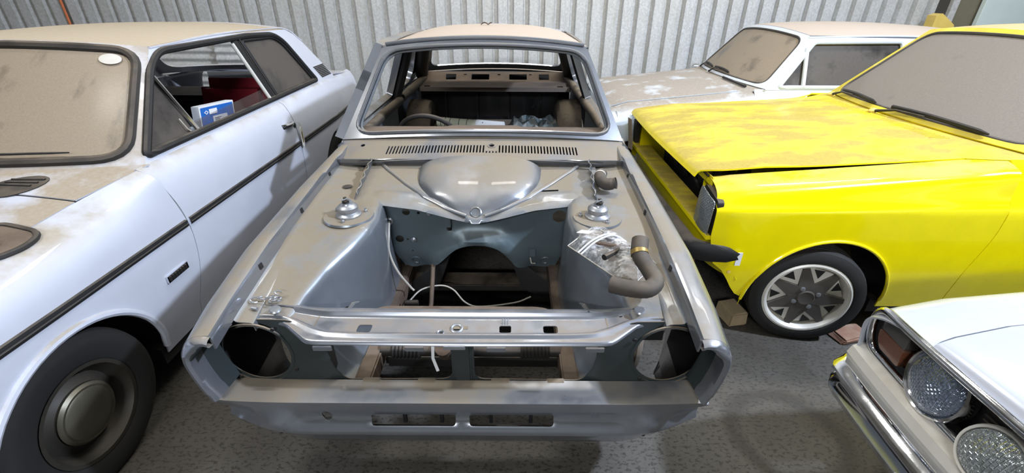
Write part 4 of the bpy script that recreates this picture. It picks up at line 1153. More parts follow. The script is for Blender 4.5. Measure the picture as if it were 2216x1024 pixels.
# blue card box seen through the lowered door glass, key tag on the handle
bc = thing('parts_box', TL(2.0, .60, .88), 'blue and white parts box with a paper label standing inside the pale car window', 'box')
def BB(v): return TL(1.945 + .31 * v.x + .055 * v.z, .625 + .04 * v.y - .012 * v.z, .905 + .168 * v.z - .026 * v.x)
box('carton', (0, 0, 0), (1, 1, 1), 'paper', bc, .01, fn=BB)
def BF(u, v): return BB(Vector((u, 1.05, v)))
panel('blue_print', rrect(.03, .04, .96, .95, .02), lambda u, v: BF(u, v), 'blue', bc, (), .2, .001)
panel('paper_label', rrect(.32, .40, .74, .66, .01), lambda u, v: BF(u, v) + V(.003, 0, 0), 'paper', bc, (), .2, .001)
panel('small_label', rrect(.24, .73, .46, .88, .01), lambda u, v: BF(u, v) + V(.003, 0, 0), 'paper', bc, (), .2, .001)
panel('diamond_mark', [(.10, .80), (.16, .86), (.22, .80), (.16, .74)], lambda u, v: BF(u, v) + V(.003, 0, 0), 'paper', bc, [[(.125, .80), (.16, .835), (.195, .80), (.16, .765)]], .2, .001)
for k in range(4):
    panel('label_line', rrect(.36, .45 + k * .045, .50 + .05 * (k % 2), .465 + k * .045, .001), lambda u, v: BF(u, v) + V(.005, 0, 0), 'darkmetal', bc, (), .2, .0006)
# support for the box: the door pocket ledge
box('door_ledge', (0, 0, 0), (1, 1, 1), 'black', lc, .01, fn=lambda v: TL(lerp(1.50, 2.52, v.x), lerp(.60, .72, v.y), lerp(.50, .878, v.z)))
kt = thing('key_tag', TL(2.66, .826, .70), 'small pale key tag hanging from the door handle of the pale car', 'tag')
panel('tag_card', rpoly([(-.018, -.06), (0, -.078), (.018, -.06), (.018, .05), (0, .066), (-.018, .05)], .004, 2), lambda a, b: TL(2.665 + a + b * .08, .846, .735 + b), 'cream', kt, [rrect(-.008, -.045, .008, .028, .002)], .03, .003)
panel('tag_window', rrect(-.008, -.045, .008, .028, .002), lambda a, b: TL(2.665 + a + b * .08, .845, .735 + b), 'brass', kt, (), .03, .002)
tube('tag_string', [TL(2.672, .845, .80), TL(2.662, .842, .825), TL(2.652, .835, .83)], .002, 'wire', kt, n=5)

# ------------------------------------------------------------------ yellow car on the right, nose to the left
YX, YY = .90, 2.71
def TY(l, u, z): return V(YX + l, YY + u, z)
yc = thing('saloon_car', (YX + 2, YY, 0), 'bright yellow saloon without grille, bonnet ajar and dusty, on the right', 'car')
yk = lambda dz, w, i=.185: [(w - .04, .18), (w - .010, .40), (w - .002, .56), (w, .715 + dz * .25), (w - .006, .742 + dz * .25), (w - .022, .760 + dz * .4), (w - i * .28, .805 + dz), (w - i * .6, .832 + dz), (w - i, .845 + dz)]
ydk = lambda w, z: [(w - .04, .18), (w - .010, .40), (w - .002, .56), (w, .735), (w - .006, .762), (w - .022, .790), (w - .05, .87), (w - .085, z - .02), (w - .11, z)]
gY = dict(mat='yellow_dust', roofmat='yellow_roof', zb=.955, zt=1.395, ub=.775, ut=.620, wub=.775, wut=.620, wlb=1.50, wlt=1.93, wzb=.955, wzt=1.395, wcb=.015, crown=.035, rise=.035, wbow=.15,
          wi=(.06, .05, .05), rub=.76, rut=.61, rlb=3.7, rlt=3.25, rzb=.97, rzt=1.38, wglass='dirtglass2', rglass='greyglass', sealr=.014, sglass='greyglass',
          poly=[(1.50, .955), (1.93, 1.395), (3.25, 1.38), (3.70, .97), (3.70, .955)],
          win=[rpoly([(1.60, .98), (1.97, 1.35), (2.60, 1.355), (2.64, .98)], .03, 4), rpoly([(2.72, .98), (2.68, 1.355), (3.15, 1.34), (3.38, .99)], .03, 4)],
          gutter=[(1.53, .97, 0), (1.92, 1.39, 0), (2.6, 1.402, 0), (3.25, 1.385, 0)], sideseal=.011, sealmat='black', pth=.02)
pY = dict(mat='yellow', wingmat='yellow_wing', doormat='yellow_wing', bonmat='yellow_dust', scutmat='yellow_dust', roofm='yellow_roof', hw=.88, sill=.19, nosez=.46, l0=.035,
          fa=(.62, .235, .355), ra=(3.15, .25, .34), cut=1.335, cuts=[1.335, 2.45, 4.20],
          keys=[(.035, yk(-.018, .855)), (.12, yk(.0, .873)), (.5, yk(.030, .88)), (1.215, yk(.086, .88)), (1.36, yk(.106, .88, .10))],
          dkeys=[(1.32, ydk(.88, .955)), (3.2, ydk(.88, .965)), (4.3, ydk(.84, .95))],
          lfn=lambda l, z: l + (.05 * sstep(.62, .40, z) + .020 * sstep(.74, .84, z)) * sstep(.30, .03, l),
          cutl=lambda z: -.045 * sstep(.66, .38, z),
          bu=[(0, .652), (.12, .681), (.5, .689), (1.25, .690)], bz=[(0, .842), (.3, .880), (1.25, .935)], bcrown=[(0, .012), (.3, .03), (1.25, .030)], bl=(.01, 1.215), bbow=.03, g=gY, boot=(3.72, 4.22, .97, .92, .74), bootmat='yellow_dust', lipr=.008,
          bfn=lambda l, a: .012 * sstep(.60, 0, l) - .006 + .010 * math.exp(-((abs(a) - .62) / .05) ** 2) * sstep(.12, .5, l),
          sholes=[])
# scuttle louvres
pY['sholes'] = [[Vector((.16, a)), Vector((.62, a)), Vector((.62, a + .012)), Vector((.16, a + .012))] for a in lin(-.60, .78, 44)]
bY = body(yc, TY, pY)
wsY, rsY, sdY = greenhouse(yc, TY, gY)
# wing inner edge under the open bonnet
for sg in (-1, 1):
    loft('wing_gutter', [[TY(l, sg * (itp([(.035, .853), (.12, .873), (.5, .88), (1.3, .88)], l) - d), itp([(.035, .826), (.12, .845), (.5, .875), (1.3, .927)], l) - dz) for d, dz in ((.185, 0), (.20, .006), (.215, .03), (.26, .035))] for l in lin(.05, 1.2, 20)], 'yellow', yc)
    # lamp: glass, black housing
    hl = D.objects.new('headlamp', None); COL.objects.link(hl); hl.parent = yc; hl.location = TY(.05, sg * .78, .70) - root_loc(yc)
    pts = [(-.095, -.115), (.085, -.115), (.095, .075), (-.07, .10)]
    def HF(v, z, d, sg=sg): return TY(.035 + d + .05 * (abs(v) > 2) + (.02 if z > 0 else 0) * 0, sg * .750 + v * sg, .695 + z)
    panel('lamp_glass', rpoly(pts, .02, 4), lambda v, z, HF=HF: HF(v, z, -.012 - .015 * (1 - (v / .1) ** 2) * (1 - (z / .12) ** 2)), 'lens2', hl, (), .03, .004)
    prism('lamp_housing', rpoly([(a * 1.03, b * 1.03) for a, b in pts], .02, 4), lambda v, z, h, HF=HF: HF(v, z, h), .002, .03, 'darkmetal', hl)
# nose: cross panels, radiator darkness, lower apron
panel('nose_upper', rpoly([(-.70, .79), (.70, .79), (.70, .835), (-.70, .835)], .006, 2), lambda u, z: TY(.06, u, z), 'yellow_dust', yc, (), .1, .004)
tube('bonnet_catch_edge', cr([TY(.05 + .006 * math.sin(k * 2.1), -.66 + k * .11, .828 + .004 * math.sin(k * 3.3)) for k in range(13)], 4), .006, 'darkmetal', yc, n=6)
panel('nose_lower', rpoly([(-.86, .36), (.86, .36), (.86, .60), (.66, .60), (.66, .585), (-.66, .585), (-.66, .60), (-.86, .60)], .005, 2), lambda u, z: TY(.06 + .10 * max(0, (abs(u) - .6) / .26) ** 2 + .06 * (z < .45) * (.45 - z) / .1, u, z), 'yellow', yc, (), .05, .005)
box('nose_ledge', (0, 0, 0), (1, 1, 1), 'yellow_dust', yc, .004, fn=lambda v: TY(lerp(.02, .14, v.x), lerp(-.84, .84, v.y), lerp(.575, .597, v.z)))
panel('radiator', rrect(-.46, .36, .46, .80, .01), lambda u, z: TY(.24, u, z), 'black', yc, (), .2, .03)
for k in range(5):
    tube('radiator_pipe', cr([TY(.20, -.45 + k * .2, .60), TY(.17, -.42 + k * .2, .68), TY(.20, -.38 + k * .21, .76)], 5), .012, 'darkmetal', yc, n=8)
panel('inner_nose_side', rrect(.06, .40, .26, .80, .01), lambda l, z: TY(l, -.60, z), 'yellow', yc, (), .1, .004)
panel('inner_nose_side', rrect(.06, .40, .26, .80, .01), lambda l, z: TY(l, .60, z), 'yellow', yc, (), .1, .004)
# cardboard tucked beside the far lamp
panel('cardboard', [(-.07, -.12), (.06, -.14), (.07, .09), (-.04, .10)], lambda a, b: TY(-.022 - .015 * math.sin(b * 9), .60 + a, .70 + b), 'card', None, (), .04, .003, label='creased brown cardboard tucked beside the far headlamp of the yellow car', cat='cardboard', origin=TY(.04, .6, .56))
# black bumper with wrapped ends
br = []
for t in [math.copysign(min(1, abs(x)) ** .6, x) for x in lin(-1, 1, 61)]:
    u = t * .893; b = .20 * max(0, (abs(t) - .87) / .13) ** 2.2
    k_ = math.sqrt(max(.04, 1 - max(0, (abs(t) - .95) / .05) ** 2 * .9))
    br.append([TY(-.055 + b + .02 * t * t + d * k_, u, .512 + dz * k_) for d, dz in ((.03, -.052), (-.006, -.050), (-.026, -.02), (-.030, .0), (-.022, .03), (.0, .046), (.03, .048))])
for e_ in (0, -1):
    c_ = sum(br[e_], Vector((0, 0, 0))) / len(br[e_])
    br.insert(0, [c_] * 7) if e_ == 0 else br.append([c_] * 7)
bm_ = loft('front_bumper', br, 'black', yc, thick=0)
for sg in (-1, 1):
    box('paper_tab', (0, 0, 0), (1, 1, 1), 'paper', bm_, 0, fn=lambda v, sg=sg: TY(lerp(.165, .19, v.x), sg * lerp(.884, .888, v.y), lerp(.46, .53, v.z)))
box('indicator', (0, 0, 0), (1, 1, 1), 'amber', yc, .006, fn=lambda v: TY(lerp(-.0, .03, v.x), -lerp(.62, .76, v.y), lerp(.40, .45, v.z)))
# wipers
for a0, a1, b0 in ((-.72, -.05, .03), (-.02, .75, .02)):
    pass
def wiper(par, W, a0, a1, bb, off):
    piv = W(a0, -.03) + off
    tube('wiper_arm', [piv, W(lerp(a0, a1, .22), bb + .01) + off * 1.4, W(lerp(a0, a1, .5), bb + .03) + off * 1.2], [.010, .006, .004], 'darkmetal', par, n=6)
    tube('wiper_blade', [W(lerp(a0, a1, t), bb + .035 + .02 * math.sin(PI * t)) + off * .9 for t in lin(.12, 1, 14)], [.008] * 13 + [.003], 'black', par, n=6, flat=1.6)
    return piv
for a0, a1 in ((.86, .20), (.12, -.70)):
    pv = wiper(yc, wsY, a0, a1, .02, V(-.020, 0, .020))
    lathe('wiper_spindle', [(.022, -.012), (.022, .008), (.014, .014), (.001, .016)], pv, (-.4, 0, 1), 'yellowpl', yc, n=14)
# wheel with seven-spoke alloy, steered a little
sa = math.radians(12)
wheel(yc, V(1.49, 1.905, .265), (-math.sin(sa), -math.cos(sa), 0), .268, .17, .188, 'alloy')
wheel(yc, V(1.49, 3.44, .265), (math.sin(sa), math.cos(sa), 0), .268, .17, .188, 'alloy')
for sg in (-1, 1):
    wheel(yc, TY(3.15, sg * .78, .268), (0, sg, 0), .268, .17, .188, 'plain')
car_seats(yc, TY, 2.2, (-.38, .38), 'black')
lathe('wing_plug', [(.009, 0), (.009, .003), (.001, .004)], TY(.155, -.872, .415), (0, -1, 0), 'yellowpl', yc, n=10)

# ------------------------------------------------------------------ pale blue-white car behind, nose to the left
BX, BY = .80, 4.385
def TB(l, u, z): return V(BX + l, BY + u, z)
kc = thing('saloon_car', (BX + 2, BY, 0), 'dusty pale blue-white car with white window frames by the wall behind the yellow one', 'car')
kk_ = lambda dz, w, i=.165: [(w - .04, .20), (w - .008, .40), (w, .56), (w - .002, .68), (w - .012, .745 + dz * .8), (w - i * .3, .795 + dz), (w - i * .66, .825 + dz), (w - i, .835 + dz)]
kd_ = lambda w, z: [(w - .04, .20), (w - .008, .40), (w, .56), (w - .002, .70), (w - .012, .79), (w - .04, .87), (w - .075, z - .015), (w - .09, z)]
gB = dict(mat='back_clean', roofmat='roofdust', zb=.935, zt=1.315, ub=.69, ut=.555, wub=.69, wut=.555, wlb=1.21, wlt=1.52, wzb=.935, wzt=1.315, wcb=.012, crown=.04, rise=.035, wbow=.12,
          wi=(.06, .05, .06), rub=.675, rut=.54, rlb=3.3, rlt=2.9, rzb=.95, rzt=1.30, wglass='dirtglass', rglass='dirtglass', sealr=.014, sglass='greyglass',
          poly=[(1.21, .935), (1.52, 1.315), (2.9, 1.30), (3.3, .95), (3.3, .935)],
          win=[rpoly([(1.31, .955), (1.56, 1.275), (2.25, 1.282), (2.27, .955)], .03, 4), rpoly([(2.34, .955), (2.33, 1.28), (2.82, 1.265), (3.02, .97)], .03, 4)],
          gutter=[(1.24, .95, 0), (1.51, 1.31, 0), (2.2, 1.322, 0), (2.9, 1.305, 0)], sideseal=.016, sealmat='back_clean', pth=.02)
pB = dict(mat='back', wingmat='back', doormat='back_clean', roofm='roofdust', hw=.77, sill=.20, nosez=.42, fa=(.66, .25, .34), ra=(3.0, .25, .33), cut=1.12, cuts=[1.12, 2.3, 4.0],
          keys=[(0, kk_(-.07, .74)), (.15, kk_(-.02, .76)), (.5, kk_(.015, .77)), (1.04, kk_(.072, .77)), (1.22, kk_(.10, .77, .07))], dkeys=[(1.1, kd_(.77, .938)), (3.0, kd_(.77, .948)), (4.0, kd_(.71, .93))],
          bu=[(0, .568), (.15, .589), (.5, .599), (1.1, .599)], bz=[(0, .768), (.15, .815), (.5, .851), (1.05, .907)], bcrown=[(0, .02), (.4, .035), (1.05, .035)], bl=(.03, 1.03), g=gB, boot=(3.32, 4.0, .95, .90, .66), bbow=.04)
bB = body(kc, TB, pB)
wsB, rsB, sdB = greenhouse(kc, TB, gB)
for sg in (-1, 1):
    tube('quarterlight_post', [TB(1.505, sg * .588, 1.235), TB(1.50, sg * .688, .955)], .016, 'back_clean', kc, n=8)
    wheel(kc, TB(.66, sg * .67, .285), (0, sg, 0), .285, .155, .175, 'plain'); wheel(kc, TB(3.0, sg * .67, .285), (0, sg, 0), .285, .155, .175, 'plain')
for a0, a1 in ((.80, .25), (.22, -.28)):
    pv = wiper(kc, wsB, a0, a1, .05, V(-.018, 0, .018))
    lathe('wiper_spindle', [(.016, -.01), (.016, .008), (.001, .012)], pv, (-.4, 0, 1), 'cream', kc, n=12)
tube('wiper_blade', [bB['sct'](.5, lerp(-.30, -.86, t)) + V(0, 0, .014) for t in lin(0, 1, 10)], .010, 'black', kc, n=6)
panel('nose_panel', rpoly([(-.74, .42), (.74, .42), (.72, .76), (-.72, .76)], .05, 4), lambda u, z: TB(.0 + .06 * (u / .74) ** 2, u, z), 'back', kc, (), .12, .005)
lathe('headlamp', [(.09, 0), (.095, .012), (.088, .016), (.05, .03), (.001, .036)], TB(.03, -.56, .60), (-1, 0, 0), 'lens2', kc, n=24)
lathe('headlamp', [(.09, 0), (.095, .012), (.088, .016), (.05, .03), (.001, .036)], TB(.03, .56, .60), (-1, 0, 0), 'lens2', kc, n=24)
car_seats(kc, TB, 1.9, (-.36, .36), 'black')
tube('steering_wheel', [TB(1.66 + .05 * math.sin(a), .36 + .18 * math.cos(a), .84 + .15 * math.sin(a)) for a in [2 * PI * k / 28 for k in range(28)]], .012, 'black', kc, n=6, closed=True)

# ------------------------------------------------------------------ white car at the lower right, nose to the left
WX, WY = 1.115, .44
def TW(l, u, z): return V(WX + l, WY + u, z)
wc = thing('saloon_car', (WX + 2, WY, 0), 'clean white car with round headlamp and chrome bumper at the lower right', 'car')
wk2 = lambda dz, w, i=.235: [(w - .05, .22), (w - .012, .42), (w, .56), (w - .004, .64 + dz * .5), (w - .025, .70 + dz * .8), (w - i * .32, .738 + dz), (w - i * .6, .755 + dz), (w - i, .762 + dz)]
wd2 = lambda w, z: [(w - .05, .22), (w - .012, .42), (w, .56), (w - .004, .68), (w - .016, .77), (w - .045, .85), (w - .075, z - .012), (w - .09, z)]
gW = dict(mat='white', roofmat='white', zb=.93, zt=1.33, ub=.74, ut=.60, wub=.74, wut=.60, wlb=1.35, wlt=1.75, wzb=.93, wzt=1.33, wcb=.015, crown=.04, rise=.03, wbow=.13, wi=(.06, .05, .05),
          rub=.72, rut=.58, rlb=3.4, rlt=2.95, rzb=.95, rzt=1.32, wglass='dirtglass2', rglass='greyglass', sealr=.014, sglass='greyglass',
          poly=[(1.35, .93), (1.75, 1.33), (2.95, 1.32), (3.4, .95), (3.4, .93)], win=[rpoly([(1.45, .955), (1.79, 1.29), (2.40, 1.295), (2.42, .955)], .03, 4), rpoly([(2.5, .955), (2.48, 1.295), (2.88, 1.285), (3.1, .965)], .03, 4)],
          gutter=[(1.38, .945, 0), (1.74, 1.325, 0), (2.4, 1.338, 0), (2.95, 1.325, 0)], sideseal=.012, sealmat='black', pth=.02)
pW = dict(mat='white', roofm='white', hw=.82, sill=.22, nosez=.45, l0=.042, fa=(.70, .25, .345), ra=(3.1, .25, .34), cut=1.28, cuts=[1.28, 2.45, 4.1],
          keys=[(.03, wk2(-.025, .735)), (.10, wk2(-.006, .765)), (.30, wk2(.012, .80)), (.7, wk2(.045, .82)), (1.16, wk2(.098, .82, .22)), (1.38, wk2(.168, .82, .075))], dkeys=[(1.27, wd2(.82, .935)), (3, wd2(.82, .945)), (4.1, wd2(.76, .93))],
          lfn=lambda l, z: l + .03 * sstep(.70, .55, z) * sstep(.4, .03, l),
          bu=[(0, .488), (.1, .518), (.3, .553), (.7, .573), (1.2, .586)], bz=[(0, .735), (.10, .757), (.3, .775), (.7, .808), (1.2, .866)], bcrown=[(0, .010), (.2, .03), (1.2, .045)], bl=(.078, 1.16), g=gW, boot=(3.42, 4.1, .95, .90, .68), bbow=.0)
bW = body(wc, TW, pW)
wsW, rsW, sdW = greenhouse(wc, TW, gW)
# chrome surround of the lamp panel
def fr(u, z): return TW(.055 + .05 * (abs(u) / .72) ** 3 * .6 + (.745 - z) * .20, u, z)
so_ = rpoly([(-.725, .555), (.725, .555), (.735, .66), (.70, .732), (.30, .742), (-.30, .742), (-.70, .732), (-.735, .66)], [.06, .06, .05, .05, .02, .02, .05, .05], 5)
sur = seal('lamp_surround', so_, lambda u, z: fr(u, z) + V(-.024, 0, .002), .013, 'chrome', wc, n=10)
panel('grille_panel', so_, lambda u, z: fr(u, z) + V(.030, 0, 0), 'black', wc, (), .06, .004)
for k in range(9):
    tube('grille_bar', [fr(u, .575 + k * .018) + V(.018, 0, 0) for u in lin(-.35, .35, 9)], .003, 'darkmetal', wc, n=6)
for sg in (-1, 1):
    c = fr(sg * .468, .645) + V(.0, 0, 0)
    ax = Vector((-1, .10 * sg, .16))
    hl = D.objects.new('headlamp', None); COL.objects.link(hl); hl.parent = wc; hl.location = c - root_loc(wc)
    lathe('lamp_glass', [(.092, .006), (.087, .016), (.068, .027), (.04, .034), (.001, .037)], c, ax, 'lens', hl, n=40, origin=c)
    lathe('lamp_rim', [(.091, .0), (.090, .012), (.095, .018), (.101, .014), (.104, .0), (.100, -.02)], c, ax, 'chrome', hl, n=44)
    ind = D.objects.new('indicator', None); COL.objects.link(ind); ind.parent = wc; ind.location = fr(sg * .645, .65) - root_loc(wc)
    def IN(u, z, h, sg=sg): return fr(sg * u, z) + V(.02 - h * (1 - .25 * (z > .66)), 0, h * .1)
    prism('clear_lens', rpoly([(.585, .655), (.695, .655), (.700, .705), (.68, .722), (.585, .722)], .010, 3), IN, 0, .040, 'greylens', ind)
    prism('amber_lens', rpoly([(.592, .582), (.680, .582), (.696, .61), (.695, .653), (.585, .653)], .010, 3), IN, 0, .044, 'amber', ind)
    lathe('lamp_screw', [(.006, 0), (.005, .004), (.001, .005)], fr(sg * .575, .58) + V(.01, 0, 0), ax, 'zinc', wc, n=8)
    # fog lamp hung under the bumper line
    f = V(1.175, WY + sg * .262, .612)
    fl_ = D.objects.new('fog_lamp', None); COL.objects.link(fl_); fl_.parent = wc; fl_.location = f - root_loc(wc)
    ax2 = Vector((-1, 0, .30))
    lathe('lamp_glass', [(.071, .006), (.066, .018), (.04, .028), (.001, .032)], f, ax2, 'lens2', fl_, n=36, origin=f)
    lathe('lamp_rim', [(.070, .004), (.071, .014), (.077, .016), (.081, .006), (.081, -.012), (.06, -.05), (.001, -.07)], f, ax2, 'cream', fl_, n=36)
    tube('lamp_bracket', [f + V(.03, 0, -.05), f + V(.03, 0, -.12)], .008, 'darkmetal', fl_, n=8)
# dusty white apron below the lamps
rows = []
for u in lin(-.745, .745, 31):
    rows.append([fr(u, .553) + V(-.016, 0, 0), fr(u, .550) + V(-.030, 0, 0), fr(u, .536) + V(-.064, 0, 0), fr(u, .512) + V(-.078, 0, 0), fr(u, .46) + V(-.070, 0, 0), fr(u, .38) + V(.0, 0, 0)])
loft('front_apron', rows, 'cream', wc, thick=.004)
# chrome bumper
br = []
for t in lin(-1, 1, 49):
    u = t * .785; e = max(0, (abs(t) - .90) / .10); b = .075 * e ** 2
    sc_ = 1 - .25 * e
    br.append([TW(.0 - .012 + b + .035 * abs(t) ** 3 + d, u, .432 + dz * sc_) for d, dz in ((.05, -.072), (.018, -.074), (.0, -.060), (-.004, -.04), (.012, -.02), (.016, .0), (.010, .020), (-.012, .030), (-.016, .045), (-.002, .058), (.03, .062), (.05, .058))])
bmp = loft('front_bumper', br, 'chrome', wc, thick=.004)
for u in (.36, -.36):
    lathe('bumper_bolt', [(.011, 0), (.010, .006), (.005, .009), (.001, .010)], TW(-.014, u, .395), (-1, 0, 0), 'chrome', bmp, n=14)
for sg in (-1, 1):
    wheel(wc, TW(.70, sg * .71, .285), (0, sg, 0), .285, .155, .175, 'steel'); wheel(wc, TW(3.1, sg * .71, .285), (0, sg, 0), .285, .155, .175, 'steel')
car_seats(wc, TW, 2.05, (-.37, .37), 'black')

# ------------------------------------------------------------------ loose things lying on and in the silver shell
# long S shaped radiator hose
hp = cr([E(.470, 1.178, .790), E(.520, 1.150, .795), E(.572, 1.138, .800), E(.606, 1.170, .806), E(.600, 1.225, .815), E(.578, 1.275, .842), E(.588, 1.325, .872)], 8)
ho = thing('radiator_hose', E(.54, 1.2, .75), 'long dusty black S-shaped rubber radiator hose on the silver inner wing', 'hose')
tube('hose_body', hp, [.0265 + .0008 * (k % 2) for k in range(len(hp))], 'hose', ho, n=18, caps=False)
tube('hose_mouth', [hp[0] + (hp[1] - hp[0]).normalized() * .02, hp[0] - (hp[1] - hp[0]).normalized() * .001], .0225, 'black', ho, n=18)
i = -7
tube('hose_end', hp[i:], [.0285] * 7, 'hose', ho, n=18)
tube('tape_wrap', hp[-9:-6], .0292, 'brass', ho, n=18, caps=False, label='torn pale tape')
# short bent hose by the scuttle
h2 = cr([E(.562, 1.935, .880), E(.548, 1.90, .880), E(.546, 1.85, .877), E(.564, 1.815, .876), E(.600, 1.800, .888)], 7)
hs = thing('radiator_hose', E(.55, 1.86, .84), 'short bent grey hose in the corner by the scuttle of the silver shell', 'hose')
tube('hose_body', h2, [.026] * (len(h2) - 3) + [.023] * 3, 'hose', hs, n=16, caps=False)
tube('hose_lip', [h2[-1] - (h2[-1] - h2[-2]) * .8, h2[-1]], .025, 'hose', hs, n=16, caps=False)
tube('hose_mouth', [h2[-1] - (h2[-1] - h2[-2]) * 1.0, h2[-1] - (h2[-1] - h2[-2]) * .3], .019, 'black', hs, n=16)
tube('tape_wrap', [h2[5], h2[6], h2[7]], .0268, 'cream', hs, n=16, caps=False)
# clear bag of parts
bg_ = thing('plastic_bag', E(.53, 1.36, .80), 'clear plastic bag of small parts lying on the silver inner wing', 'bag')
def bagz(u, v):
    return .806 + .030 * (v / .3) * 0
ctr = E(.508, 1.372, .780)
du = Vector((.70, -.72, 0)).normalized(); dv = Vector((.72, .70, 0)).normalized()
rows = []
rng_ = random.Random(3)
for i in range(19):
    row = []
    for j in range(15):
        a = i / 18 * 2 - 1; b = j / 14 * 2 - 1
        e = (1 - a ** 4) * (1 - b ** 4)
        p_ = ctr + du * a * .135 + dv * b * .078
        row.append(p_ + V(0, 0, .006 + .042 * e ** .6 * (1 + .2 * math.sin(a * 4 + b * 3)) + rng_.uniform(-.004, .004) * (e > .05) + .24 * (p_.y - 1.372)))
    rows.append(row)
loft('bag_film', rows, 'bag', bg_, thick=0)
edge_ = [r_[0] for r_ in rows] + rows[-1][1:] + [r_[-1] for r_ in rows[::-1]][1:] + rows[0][::-1][1:-1]
tube('bag_hem', edge_, .0022, 'wire', bg_, n=5, closed=True)
for k_ in range(5):
    c_ = ctr + du * (-.06 + .035 * k_) + dv * (-.02 + .012 * (k_ % 3)) + V(0, 0, .026)
    box('bagged_plate', (-.028, -.010, -.003), (.028, .010, .003), ('alloy_dark', 'alloy', 'palegreen')[k_ % 3], bg_, .002, fn=lambda v, c_=c_, k_=k_: c_ + du * (v.x * math.cos(k_) - v.y * math.sin(k_)) + dv * (v.x * math.sin(k_) + v.y * math.cos(k_)) + V(0, 0, v.z + v.x * .2))
for k, (a, b, l, rr, m_) in enumerate(((-.05, .035, .09, .010, 'alloy_dark'), (.0, .0, .12, .012, 'rust'), (.05, .02, .08, .009, 'zinc'), (.03, -.035, .10, .011, 'darkmetal'))):
    c = ctr + du * a + dv * b + V(0, 0, .022 + .018 * (k % 2))
    d = (du * math.cos(k * .5) + dv * math.sin(k * .5)) * l * .5
    tube('bagged_part', [c - d, c, c + d], [rr, rr * .8, rr], m_, bg_, n=8)
lathe('bagged_ring', [(.022, -.004), (.028, -.004), (.028, .006), (.022, .006)], ctr + du * -.03 + dv * .03 + V(0, 0, .052), (.2, 0, 1), 'zinc', bg_, n=20, closedprof=True)
for s_ in (0, .014):
    tube('white_cord', cr([ctr + du * (-.075 + s_) + dv * (-.095) + V(0, 0, .02), ctr + du * (-.055 + s_) + dv * (-.04) + V(0, 0, .058), ctr + du * (-.035 + s_) + dv * .03 + V(0, 0, .064), ctr + du * (-.01 + s_) + dv * .08 + V(0, 0, .03)], 6), .0035, 'paper', bg_, n=6)
panel('bag_label', rrect(-.028, -.016, .028, .016, .003), lambda a, b: ctr + du * (a - .125) + dv * (b + .005) + V(0, 0, .047 + a * .3), 'paper', bg_, (), .02, .001)
# zinc clips in a little heap and loose ones
def clip(p, ang, r, label, tail):
    pts = [p + V(r * math.cos(a + ang), r * .6 * math.sin(a + ang), .003 + .004 * math.sin(a)) for a in lin(0, tail, 12)]
    tube('metal_clip', pts, .0026, 'zinc', None, n=6, label=label, cat='clip', group='zinc clips on the left inner wing', origin=p)
hp0 = E(-.603, 1.148, .738)
for k, (dx, dy, an) in enumerate(((0, 0, 0), (.016, .006, 1.2), (.006, .016, 2.4), (-.012, .008, 3.5), (.012, -.010, 4.4), (.024, -.004, 5.2), (.010, .026, .6))):
    clip(hp0 + V(dx, dy, .002 * k), an, .010, 'small bright zinc clip in the heap on the left inner wing of the silver shell', 4.6)
clip(E(-.655, 1.145, .7425), .4, .014, 'zinc clip lying against the left bonnet gutter, next to the gutter flange', 5.2)
clip(E(-.635, 1.155, .742), 1.9, .010, 'zinc clip lying between the gutter and the heap of clips', 4.0)
tube('bolt', [E(-.652, 1.117, .735), E(-.634, 1.112, .735)], .0055, 'zinc', None, n=8, label='short zinc bolt lying at the left end of the slam panel', cat='bolt', origin=E(-.643, 1.115, .729))
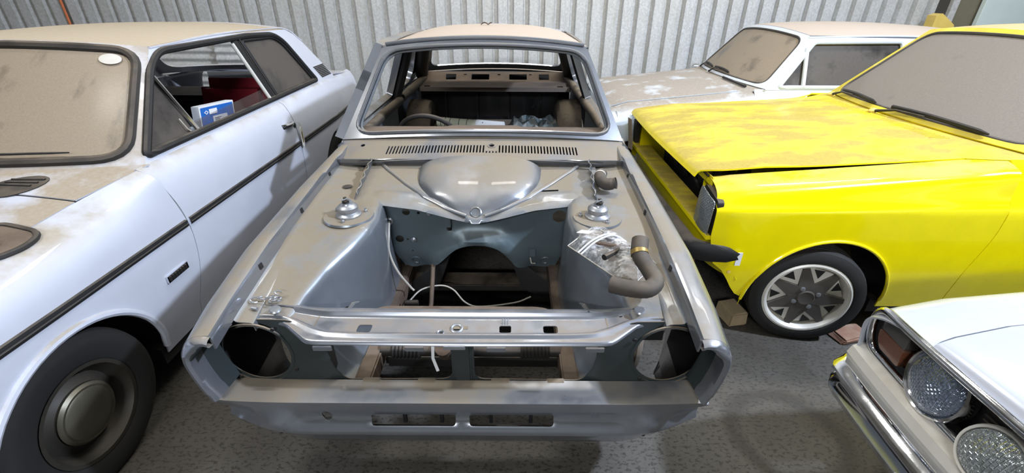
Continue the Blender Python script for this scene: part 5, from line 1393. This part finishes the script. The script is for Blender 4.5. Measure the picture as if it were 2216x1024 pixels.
# rolled sheet on the seat pan
ra_, rb_ = E(-.47, 3.78, .646), E(.08, 3.62, .646)
rl = thing('rolled_sheet', E(-.2, 3.7, .60), 'rolled pale green and white sheet bound with dark bands inside the silver shell', 'roll')
dirn = (rb_ - ra_)
tube('roll_body', [ra_ + dirn * t for t in lin(0, .62, 8)], .040, 'palegreen', rl, n=18)
tube('roll_cover', [ra_ + dirn * t for t in lin(.60, 1, 5)], .043, 'paper', rl, n=18)
for t in (.06, .12, .20, .34, .46):
    tube('roll_band', [ra_ + dirn * t, ra_ + dirn * (t + .008)], .0418, 'darkmetal', rl, n=18)
for k in range(3):
    panel('print_mark', rrect(-.012, -.008, .012, .008, .003), lambda a, b, k=k: ra_ + dirn * (.66 + k * .035 + a * .3) + V(0, -.0435 * math.cos(b * 20 + .6), .0435 * math.sin(b * 20 + .6 + .3 * (k % 2))), 'black', rl, (), .01, .0006)
# crumpled grey plastic sheet
rows = []
rr_ = random.Random(5)
for i in range(13):
    rows.append([E(.13 + .034 * i, 3.52 + .045 * j, .612 + (0 if i in (0, 12) or j in (0, 8) else .02 + rr_.uniform(0, .07))) for j in range(9)])
loft('plastic_sheet', rows, 'bay_blue', None, thick=.002, smooth=False, label='crumpled blue-grey plastic sheet on the seat pan of the silver shell', cat='plastic sheet', origin=E(.27, 3.7, .60))
box('tin_box', (CX + .12, 3.44, .601), (CX + .24, 3.50, .66), 'brownshelf', None, .004, label='small brown tin box beside the roll inside the silver shell', cat='box', origin=E(.17, 3.47, .60))
# curled leaf on the silver car roof
lf = [ (E(-.06 + .012 * i, 3.30 + .006 * math.sin(i), 1.4135 + .012 * abs(math.sin(i * .8)))) for i in range(7)]
loft('dry_leaf', [[p + V(0, -.012, .004), p, p + V(0, .012, .006)] for p in lf], 'mat_leaf', None, thick=.0012, label='curled brown dry leaf on the dusty roof of the silver shell', cat='leaf', origin=E(-.03, 3.30, 1.413))
# blocks on the floor by the yellow wheel
def rough_block(name, lo, hi, mat, ang, label, cat):
    rr = random.Random(name); c = (Vector(lo) + Vector(hi)) / 2
    def fn(v):
        d = v - c; q = Vector((d.x * math.cos(ang) - d.y * math.sin(ang), d.x * math.sin(ang) + d.y * math.cos(ang), d.z)); q.x *= 1 - .12 * (d.z > 0); return c + q + V(rr.uniform(-.003, .003), rr.uniform(-.003, .003), rr.uniform(-.002, .0) if d.z > 0 else 0)
    return box(name, lo, hi, mat, None, .008, fn=fn, label=label, cat=cat, origin=(c.x, c.y, lo[2]))
rough_block('stone_block', (1.17, 1.93, 0), (1.285, 2.07, .085), 'wood', .2, 'rough tan block on the floor beside the silver shell and the yellow car tyre', 'block')
rough_block('brick', (1.70, 1.80, 0), (1.90, 1.91, .035), 'brick', .25, 'flat reddish brick on the floor behind the yellow front wheel', 'brick')
